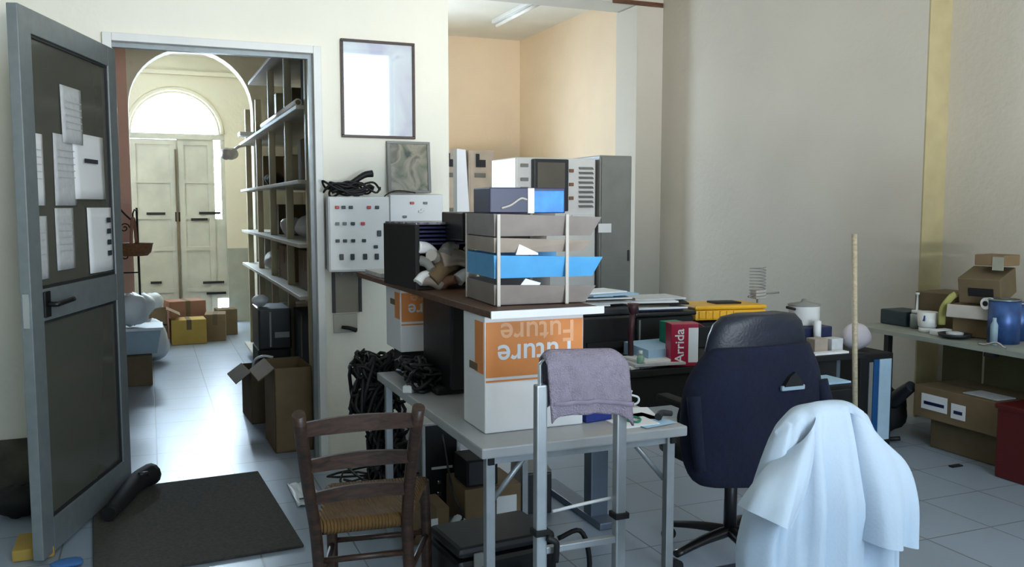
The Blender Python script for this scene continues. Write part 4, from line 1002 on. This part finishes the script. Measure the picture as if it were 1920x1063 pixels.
b = B(); lathe(b, [(.087, .106), (.086, .112), (.02, .125), (.012, .14)], (3.28, 3.79, .855), 24); obj('lid', b, GMET, t)
b = B(); tube(b, [(3.20, 3.77, .945), (3.13, 3.75, .96)], .008, 6, False); obj('handle', b, SOOT, t)
# right end clutter
tag(obj('white_carton', box(B(), (3.15, 3.55, DZ + .001), (3.235, 3.62, .815), .004), TANP), 'beige carton at the right end of the desk, behind the office chair', 'box')
tag(obj('white_carton', box(B(), (3.26, 3.55, DZ + .001), (3.335, 3.62, .81), .004), PAPERG), 'pale grey carton next to the beige one on the desk', 'box')
b = B(); lathe(b, [(.02, 0.001), (.02, .12), (.012, .125)], (3.25, 3.65, DZ + .03), 14); lathe(b, [(.03, 0.001), (.03, .03), (.012, .031)], (3.25, 3.65, DZ), 14); tag(obj('white_bottle', b, WPLAS), 'slim white bottle standing behind the two small cartons', 'bottle')
tag(obj('paper_pad', box(B(), (3.10, 3.49, DZ + .001), (3.32, 3.54, DZ + .012), .002), PAPER), 'white pad at the front right corner of the desk', 'papers')

# broomstick
t = thing('broomstick', 'thin pale wooden broomstick standing upright by the white shirt', 'stick', (3.0, 3.1, 0))
b = B(); tube(b, [(3.04, 3.12, .03), (2.985, 3.13, 1.37)], .0125, 10, False); obj('shaft', b, STICK, t)
obj('broom_head', box(B(), (2.90, 3.09, .0), (3.18, 3.15, .06), .01), mat('broom bristle', (90, 80, 60), .9), t)

# ================================================================== RIGHT SIDE
t = thing('workbench', 'long pale edged workbench along the right wall', 'workbench', (4.7, 3.4, 0))
BZ = .70
b = B(); box(b, (4.36, 1.6, BZ - .022), (4.995, 4.58, BZ), .003); obj('benchtop', b, mat('greenish grey laminate', (150, 156, 146), .5), t)
obj('front_edge', box(B(), (4.352, 1.6, BZ - .026), (4.362, 4.58, BZ + .002)), mat('aluminium edging', (170, 178, 170), .35, .4), t)
for y0, y1 in ((2.0, 3.98), (4.02, 4.3)): obj('back_board', box(B(), (4.90, y0, .0), (4.93, y1, BZ - .022)), OLIVE, t)
for y in (4.5, 2.7, 1.7): obj('leg', box(B(), (4.60, y - .02, 0), (4.64, y + .02, BZ - .022), .003), DARK, t)
obj('bracket', box(B(), (4.345, 3.48, BZ - .05), (4.40, 3.54, BZ - .026), .004), SOOT, t)
# boxes under the bench
t = carton('upper brown carton with two white labels under the workbench', 4.62, 3.78, .185, .40, .60, .20, CARD, 0, 'stacked cartons under the workbench')
for y0, y1, z0, z1, m in ((3.83, 4.02, .245, .34, PAPERB), (3.70, 3.80, .23, .32, PAPER)):
    obj('shipping_label', box(B(), (4.4165, y0, z0), (4.4195, y1, z1)), PAPER, t)
    obj('label_print', box(B(), (4.415, y0 + .02, z0 + .03), (4.417, y1 - .02, z0 + .05)), NAVYP, t)
carton('lower brown carton carrying the labelled one under the workbench', 4.66, 3.74, 0, .38, .50, .18, CARDD, 0, 'stacked cartons under the workbench')
tag(obj('paper_sheet', box(B(), (4.45, 3.52, .388), (4.60, 3.75, .393)), PAPERG), 'grey paper lying on the upper carton under the workbench', 'papers')
t = thing('red_crate', 'dark red plastic crate on the floor at the right edge', 'crate', (4.55, 3.25, 0))
obj('body', box(B(), (4.30, 2.95, .001), (4.75, 3.40, .40), .012), RED, t); obj('rim', box(B(), (4.29, 2.94, .385), (4.76, 3.41, .415), .008), RED, t)
t = thing('vacuum_cleaner', 'black vacuum nozzle and hose under the far end of the workbench', 'vacuum cleaner', (4.45, 4.2, 0))
b = B(); blob(b, (4.50, 4.38, 0), .13, 91, (1.0, 1.0, 1.15)); obj('body', b, SOOT, t)
b = B(); tube(b, [(4.47, 4.30, .22), (4.45, 4.20, .30), (4.44, 4.12, .36)], (.05, .035), 12); obj('nozzle', b, DARK, t)
b = B(); tube(b, [(4.34, 4.36, .12), (4.29, 4.26, .18), (4.31, 4.18, .24)], .014, 8); obj('grey_tube', b, GMET, t)
b = B(); tube(b, [(4.34, 4.40, .02), (4.27, 4.30, .02), (4.30, 4.18, .02), (4.36, 4.12, .03)], .014, 8); obj('hose', b, RUBBER, t)
t = thing('computer_tower', 'tall black computer tower with a white and blue front stripe by the broomstick', 'computer', (4.1, 4.2, 0))
obj('case', box(B(), (3.955, 4.06, .001), (4.215, 4.5, .60), .008), SOOT, t)
obj('white_stripe', box(B(), (4.10, 4.052, .06), (4.195, 4.06, .565), .003), mat('pale blue white plastic', (178, 206, 226), .4), t)
obj('blue_stripe', box(B(), (4.055, 4.053, .06), (4.098, 4.06, .565), .003), mat('mid blue plastic', (30, 84, 140), .4), t)
obj('grey_stripe', box(B(), (4.02, 4.053, .06), (4.05, 4.06, .55), .003), GMET, t)
tag(obj('white_bag', blob(B(), (4.045, 4.20, .603), .095, 31, (1.05, .8, .9), 20, .06), mat('pinkish white plastic bag', (206, 198, 206), .6)), 'round pinkish white bag on top of the tall black tower', 'bag')
# things on the bench
def bench(lab, nm, cat, parts, grp=None):
    t = thing(nm, lab, cat, parts[0][1][:3] if False else (4.6, 4.0, BZ))
    return t
tag(obj('dark_device', box(B(), (4.60, 4.34, BZ + .001), (4.80, 4.56, .80), .008), mat('dark teal plastic', (40, 58, 66), .5)), 'dark teal device at the far end of the workbench', 'device')
b = B(); frame((4.72, 4.50, BZ), .2); box(b, (-.10, -.12, .001), (.10, .10, .02), .004); world(); b.free()
t = thing('glass_jar', 'clear grey jar next to the dark device on the workbench', 'jar', (4.6, 4.24, BZ))
b = B(); lathe(b, [(.035, .001), (.04, .01), (.04, .09), (.03, .10)], (4.62, 4.27, BZ), 16); obj('body', b, TIN, t)
b = B(); lathe(b, [(.032, .101), (.032, .12), (.008, .122), (.006, .22), (.012, .222), (.012, .235)], (4.62, 4.27, BZ), 16); obj('nozzle', b, WPLAS, t)
t = thing('white_mug', 'white mug with a blue motif in front of the brown box on the bench', 'mug', (4.55, 4.08, BZ))
b = B(); lathe(b, [(.045, .03), (.055, .04), (.062, .13), (.058, .13), (.05, .05)], (4.55, 4.12, BZ), 20); lathe(b, [(.05, .001), (.05, .03)], (4.55, 4.12, BZ), 20); obj('body', b, WMET, t)
b = B(); box(b, (4.494, 4.09, .775), (4.498, 4.12, .81)); obj('blue_motif', b, CANB, t)
tag(obj('white_dish', box(B(), (4.47, 3.96, BZ + .001), (4.60, 4.03, .735), .006), PAPER), 'low white dish beside the mug on the workbench', 'dish')
t = carton('open dull brown box on the bench against the ochre strip', 4.80, 4.18, BZ + .002, .30, .28, .24, CARDD, .12, None)
t = carton('large tipped brown box of scraps on the right part of the workbench', 4.74, 3.86, BZ + .002, .28, .26, .20, CARD, .25, None)
frame((4.74, 3.84, BZ + .205), .35, 0, math.radians(-14))
t = thing('cardboard_box', 'crumpled olive box on top of the other boxes on the bench', 'box', (4.74, 3.84, BZ + .2))
obj('body', box(B(), (-.14, -.12, .04), (.12, .12, .20), .008), CARDD, t); obj('dark_opening', box(B(), (-.146, -.08, .09), (-.138, .06, .14), .002), SOOT, t)
world()
frame((4.745, 3.80, BZ + .395), .2, 0, 0)
t = thing('cardboard_box', 'small topmost brown box on the bench pile', 'box', (4.745, 3.8, BZ + .37))
obj('body', box(B(), (-.09, -.09, .045), (.09, .09, .11), .006), CARD, t); obj('green_flap', box(B(), (-.094, -.085, .02), (-.088, -.02, .10)), DADO, t)
world()
b = B(); tube(b, [(4.56, 4.02, .76), (4.545, 4.0, .86), (4.555, 3.96, .93), (4.57, 3.93, .96)], .022, 8, flat=.4)
tag(obj('yellow_tube', b, mat('pale yellow foam', (176, 176, 104), .7)), 'curved pale yellow strip leaning on the boxes on the bench', 'strip')
b = B(); frame((4.55, 3.83, .86), .3, 0, math.radians(10)); box(b, (-.01, -.14, -.04), (.01, .12, .04), .006); world()
tag(obj('silver_packet', b, CLEAR), 'silvery grey packet leaning on the boxes on the bench', 'packet')
t = thing('tape_roll', 'white roll with a dark core at the right of the box pile', 'roll', (4.56, 3.70, .9))
b = B(); prism(b, [(3.70 + .035 * math.cos(k * PI / 10), .925 + .035 * math.sin(k * PI / 10)) for k in range(20)], 'x', 4.54, 4.58); obj('roll', b, PAPER, t)
b = B(); prism(b, [(3.70 + .016 * math.cos(k * PI / 10), .925 + .016 * math.sin(k * PI / 10)) for k in range(20)], 'x', 4.536, 4.542); obj('core', b, SOOT, t)
t = thing('black_plate', 'dark low tray with a pale rim in front of the boxes on the bench', 'tray', (4.48, 3.78, BZ))
b = B(); lathe(b, [(.05, .001), (.09, .015), (.095, .03), (.085, .03), (.05, .012)], (4.49, 3.86, BZ), 24); obj('dish', b, DARK, t)
b = B(); lathe(b, [(.045, .016), (.05, .035), (.03, .04)], (4.49, 3.86, BZ), 20); obj('pale_disc', b, PAPERG, t)
for i, (x, y, h, r, lab) in enumerate([(4.60, 3.62, .25, .085, 'large blue printed tin on the workbench at the right edge'), (4.78, 3.66, .22, .06, 'smaller blue tin behind the large one')]):
    t = thing('tin_can', lab, 'tin', (x, y, BZ), 'blue tins on the workbench')
    b = B(); lathe(b, [(r, .001), (r, h)], (x, y, BZ), 28); obj('can', b, CANB, t)
    b = B(); lathe(b, [(r + .003, h), (r + .003, h + .008), (r - .01, h + .008), (r - .012, h + .002)], (x, y, BZ), 28); obj('rim', b, TIN, t)
b = B(); lathe(b, [(.02, 0.001), (.02, .12), (.01, .14), (.01, .16)], (4.46, 3.57, BZ), 14); tag(obj('blue_bottle', b, PBAGB), 'slim pale blue bottle in front of the large tin', 'bottle')
b = B(); tube(b, [(4.37, 3.42, BZ + .012), (4.40, 3.5, BZ + .03), (4.38, 3.56, BZ + .012), (4.40, 3.62, BZ + .01)], .006, 6); tag(obj('steel_clamp', b, CHROME), 'bent steel rod on the front edge of the workbench below the tin', 'rod')
b = B(); box(b, (4.22, 3.60, .001), (4.30, 3.63, .008)); tag(obj('floor_debris', b, SOOT), 'small dark scrap on the floor in front of the cartons', 'scrap')

# ================================================================== OFFICE CHAIR WITH NAVY JACKET
OC = (2.25, 3.02)
t = thing('office_chair', 'high-backed dark office chair on a black star base at the desk', 'chair', (OC[0], OC[1], 0))
def slab(secs, y0, th, n=28, lean=0.0, rip=0.0, cx=2.19):
    """closed sections: (z, half width, centre x offset)"""
    rings = []
    for z, hw, dx in secs:
        ring = []
        for j in range(n):
            a = 2 * PI * j / n; ca, sa = math.cos(a), math.sin(a)
            x = hw * math.copysign(abs(ca) ** .6, ca); y = th * math.copysign(abs(sa) ** .8, sa)
            curve = -.05 * (x / max(hw, .01)) ** 2 * -1
            yy = y0 + y + curve * .6 + lean * (z - .4) + rip * (math.sin(17 * x + 9 * z) + .6 * math.sin(31 * x - 14 * z) + 1.2 * abs(math.sin(6 * x + 7 * z)) ** .6)
            ring.append((cx + dx + x, yy, z))
        rings.append(ring)
    return rings
hd = slab([(.86, .225, 0), (.95, .235, 0), (1.0, .225, 0), (1.045, .205, 0), (1.075, .17, 0), (1.085, .10, 0)], 2.80, .045, 28, -.06)
b = B(); loft(b, hd); obj('headrest', b, LEATH, t)
b = B(); loft(b, slab([(.45, .20, .02), (.55, .22, .02), (.75, .23, .02), (.90, .22, 0)], 2.84, .04, 24, -.06)); obj('backrest', b, SOOT, t)
b = B(); loft(b, [[(OC[0] + .02 + .25 * s * math.copysign(abs(math.cos(a)) ** .5, math.cos(a)), OC[1] + .06 + .24 * s * math.copysign(abs(math.sin(a)) ** .5, math.sin(a)), z) for a in [2 * PI * k / 28 for k in range(28)]] for z, s in ((.42, .85), (.44, 1.0), (.49, 1.0), (.51, .85))]); obj('seat', b, SOOT, t)
b = B(); tube(b, [(OC[0], OC[1], .10), (OC[0], OC[1], .42)], .028, 12, False); obj('gas_column', b, BLACK, t)
for k in range(5):
    a = math.radians(188 + 72 * k)
    ex, ey = OC[0] + .30 * math.cos(a), OC[1] + .30 * math.sin(a)
    b = B(); tube(b, [(OC[0], OC[1], .12), (OC[0] + .15 * math.cos(a), OC[1] + .15 * math.sin(a), .105), (ex, ey, .075)], (.032, .02), 8, flat=.7); l = obj('base_arm', b, BLACK, t)
    b = B(); frame((ex, ey, .028), a + PI / 2); lathe(b, [(.027, -.02), (.027, .02)], (0, 0, 0), 14) if False else tube(b, [(-.02, 0, 0), (.02, 0, 0)], .027, 14, False); world(); obj('castor', b, SOOT, l)
for s in (-1, 1):
    b = B(); tube(b, [(OC[0] + .02 + s * .25, 3.0, .50), (OC[0] + .02 + s * .29, 3.0, .62), (OC[0] + .02 + s * .28, 3.0, .68)], .014, 8); box(b, (OC[0] + .02 + s * .28 - .03, 2.92, .68), (OC[0] + .02 + s * .28 + .03, 3.16, .71), .012); obj('armrest', b, SOOT, t)
# jacket
secs = [(.40, .20, .02), (.41, .26, .02), (.45, .30, .015), (.55, .322, .0), (.68, .328, -.003), (.80, .322, .0), (.87, .295, .01), (.925, .255, .01), (.96, .235, .01), (.965, .22, .01)]
b = B(); rings = slab(secs, 2.79, .072, 64, -.05, .0085)
loft(b, rings)
jk = tag(obj('jacket', b, NAVY, None, 0, 1), 'navy jacket hung over the back of the office chair', 'jacket')
b = B(); prism(b, [(2.245, .803), (2.335, .803), (2.318, .835), (2.295, .858), (2.270, .840)], 'y', 2.688, 2.72); obj('pocket_gap', b, SOOT, jk)
obj('pale_tag', box(B(), (2.235, 2.690, .787), (2.345, 2.705, .806), .004), PBAGB, jk)
b = B(); tube(b, [(1.885, 2.77, .78), (1.88, 2.74, .65), (1.90, 2.74, .50)], (.028, .022), 10); obj('sleeve', b, NAVY, jk); b = B(); tube(b, [(2.48, 2.76, .80), (2.50, 2.73, .66), (2.49, 2.73, .50)], (.03, .024), 10); obj('sleeve', b, NAVY, jk)

# ================================================================== CHAIR WITH WHITE SHIRT
t = thing('side_chair', 'dark chair hidden beneath the white T-shirt in the foreground', 'chair', (1.49, 1.8, 0))
b = B(); loft(b, slab([(.46, .20, 0), (.60, .205, 0), (.85, .17, 0), (.95, .10, 0), (.97, .04, 0)], 1.66, .012, 24, -.02, 0, 1.49)); obj('backrest', b, mat('dark blue chair plastic', (22, 34, 60), .5), t)
b = B(); box(b, (1.27, 1.68, .43), (1.71, 2.06, .46), .012); obj('seat', b, MATS['dark blue chair plastic'], t)
for x in (1.275, 1.70):
    b = B(); tube(b, [(x, 1.66, 0), (x, 1.67, .45), (x + (.02 if x < 1.5 else -.02), 1.65, .70)], .011, 8); obj('rear_leg', b, IRON, t)
    b = B(); tube(b, [(x, 2.03, 0), (x, 2.03, .44)], .011, 8, False); obj('front_leg', b, IRON, t)
def hwid(z):
    pts = [(.30, .225), (.60, .232), (.70, .232), (.80, .215), (.90, .185), (.98, .14), (1.03, .09)]
    for (a, wa), (c, wc) in zip(pts, pts[1:]):
        if a <= z <= c: return wa + (wc - wa) * (z - a) / (c - a)
    return pts[-1][1]
rings = []; N = 120
def shirt_ring(tt, shrink=1.0):
    ring = []
    for j in range(N):
        a = 2 * PI * j / N; ca, sa = math.cos(a), math.sin(a)
        ux = math.copysign(abs(ca) ** .75, ca)
        ztop = 1.022 - .062 * abs(ux) ** 2.8
        z = ztop + (.34 - ztop) * tt
        w_ = .145 + (.236 - .145) * min(1, (tt / .42)) ** .8
        x = 1.492 + ux * w_ + .01 * tt
        d = (.030 + .030 * min(1, tt * 3)) * abs(sa) ** .8
        k = min(1, .25 + tt * 2.2)
        xr = ux
        if sa < 0:
            f = .052 * abs(math.sin(6.4 * xr + .5 + .6 * tt)) ** .8 + .034 * abs(math.sin(10.6 * xr + 1.9 - .8 * tt)) ** .8 + .003 * math.sin(29 * xr + 2 * tt) - .05
            y = 1.645 - d - max(-.045, f) * k * (1 - abs(ux) ** 6)
        else:
            y = 1.645 + d + .01 * math.sin(11 * xr) * k
        ring.append((x, y, z))
    return ring
for i in range(0, 31):
    rings.append(shirt_ring(i / 30))
top = rings[0]; mid = [(x * .5 + 1.492 * .5 if False else x, 1.645 + (y - 1.645) * .35, z + .006) for x, y, z in top]
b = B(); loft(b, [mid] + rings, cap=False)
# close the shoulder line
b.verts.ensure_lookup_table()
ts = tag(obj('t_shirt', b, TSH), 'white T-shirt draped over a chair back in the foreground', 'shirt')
b = B()
for j in range(N // 2): pass
V = [Vector(p) for p in mid]
half = N // 2
sh = [[V[j], V[(N - j) % N]] for j in range(half + 1)]
loft(b, [[tuple(a), tuple((a + c) / 2 + Vector((0, 0, .004))), tuple(c)] for a, c in sh], closed=False, cap=False)
obj('shoulder_seam', b, TSH, ts)
def sleeve(cs, n=40, seed=0):
    """cs: list of (cx, cz, dirx, dirz (across), half width, depth)"""
    rings = []
    for i, (cx, cz, ax, az, hw, dp, cy) in enumerate(cs):
        ring = []; l = math.hypot(ax, az); ax, az = ax / l, az / l; tt = i / (len(cs) - 1)
        for j in range(n):
            a = 2 * PI * j / n; ca, sa = math.cos(a), math.sin(a)
            f = 1 + .45 * tt * math.sin(3 * a + seed) + .35 * tt * abs(math.sin(3.5 * a + 2 * seed)) ** .7
            ring.append((cx + ax * hw * ca, cy + dp * sa * f, cz + az * hw * ca))
        rings.append(ring)
    return rings
def smooth_cs(cs, k=6):
    P = []
    vs = [Vector((c[0], c[1], c[4])) for c in cs]; ws = [Vector((c[2], c[3], c[5])) for c in cs]; ys = [Vector((c[6], 0, 0)) for c in cs]
    for v, w_, y in zip(catmull(vs, k), catmull(ws, k), catmull(ys, k)): P.append((v[0], v[1], w_[0], w_[1], v[2], w_[2], y[0]))
    return P
b = B(); loft(b, sleeve(smooth_cs([(1.405, .975, .7, .75, .045, .022, 1.615), (1.36, .915, .9, .35, .065, .034, 1.60), (1.315, .855, .95, -.1, .065, .042, 1.58), (1.272, .795, .95, -.45, .062, .048, 1.57)]), 40, 1), cap=False); obj('sleeve', b, TSH, ts)
b = B(); loft(b, sleeve(smooth_cs([(1.585, .975, .8, -.6, .045, .024, 1.615), (1.625, .895, .95, -.25, .078, .038, 1.60), (1.632, .80, 1, -.1, .080, .046, 1.575), (1.625, .690, 1, -.20, .076, .05, 1.565)]), 40, 2.2), cap=False); obj('sleeve', b, TSH, ts)
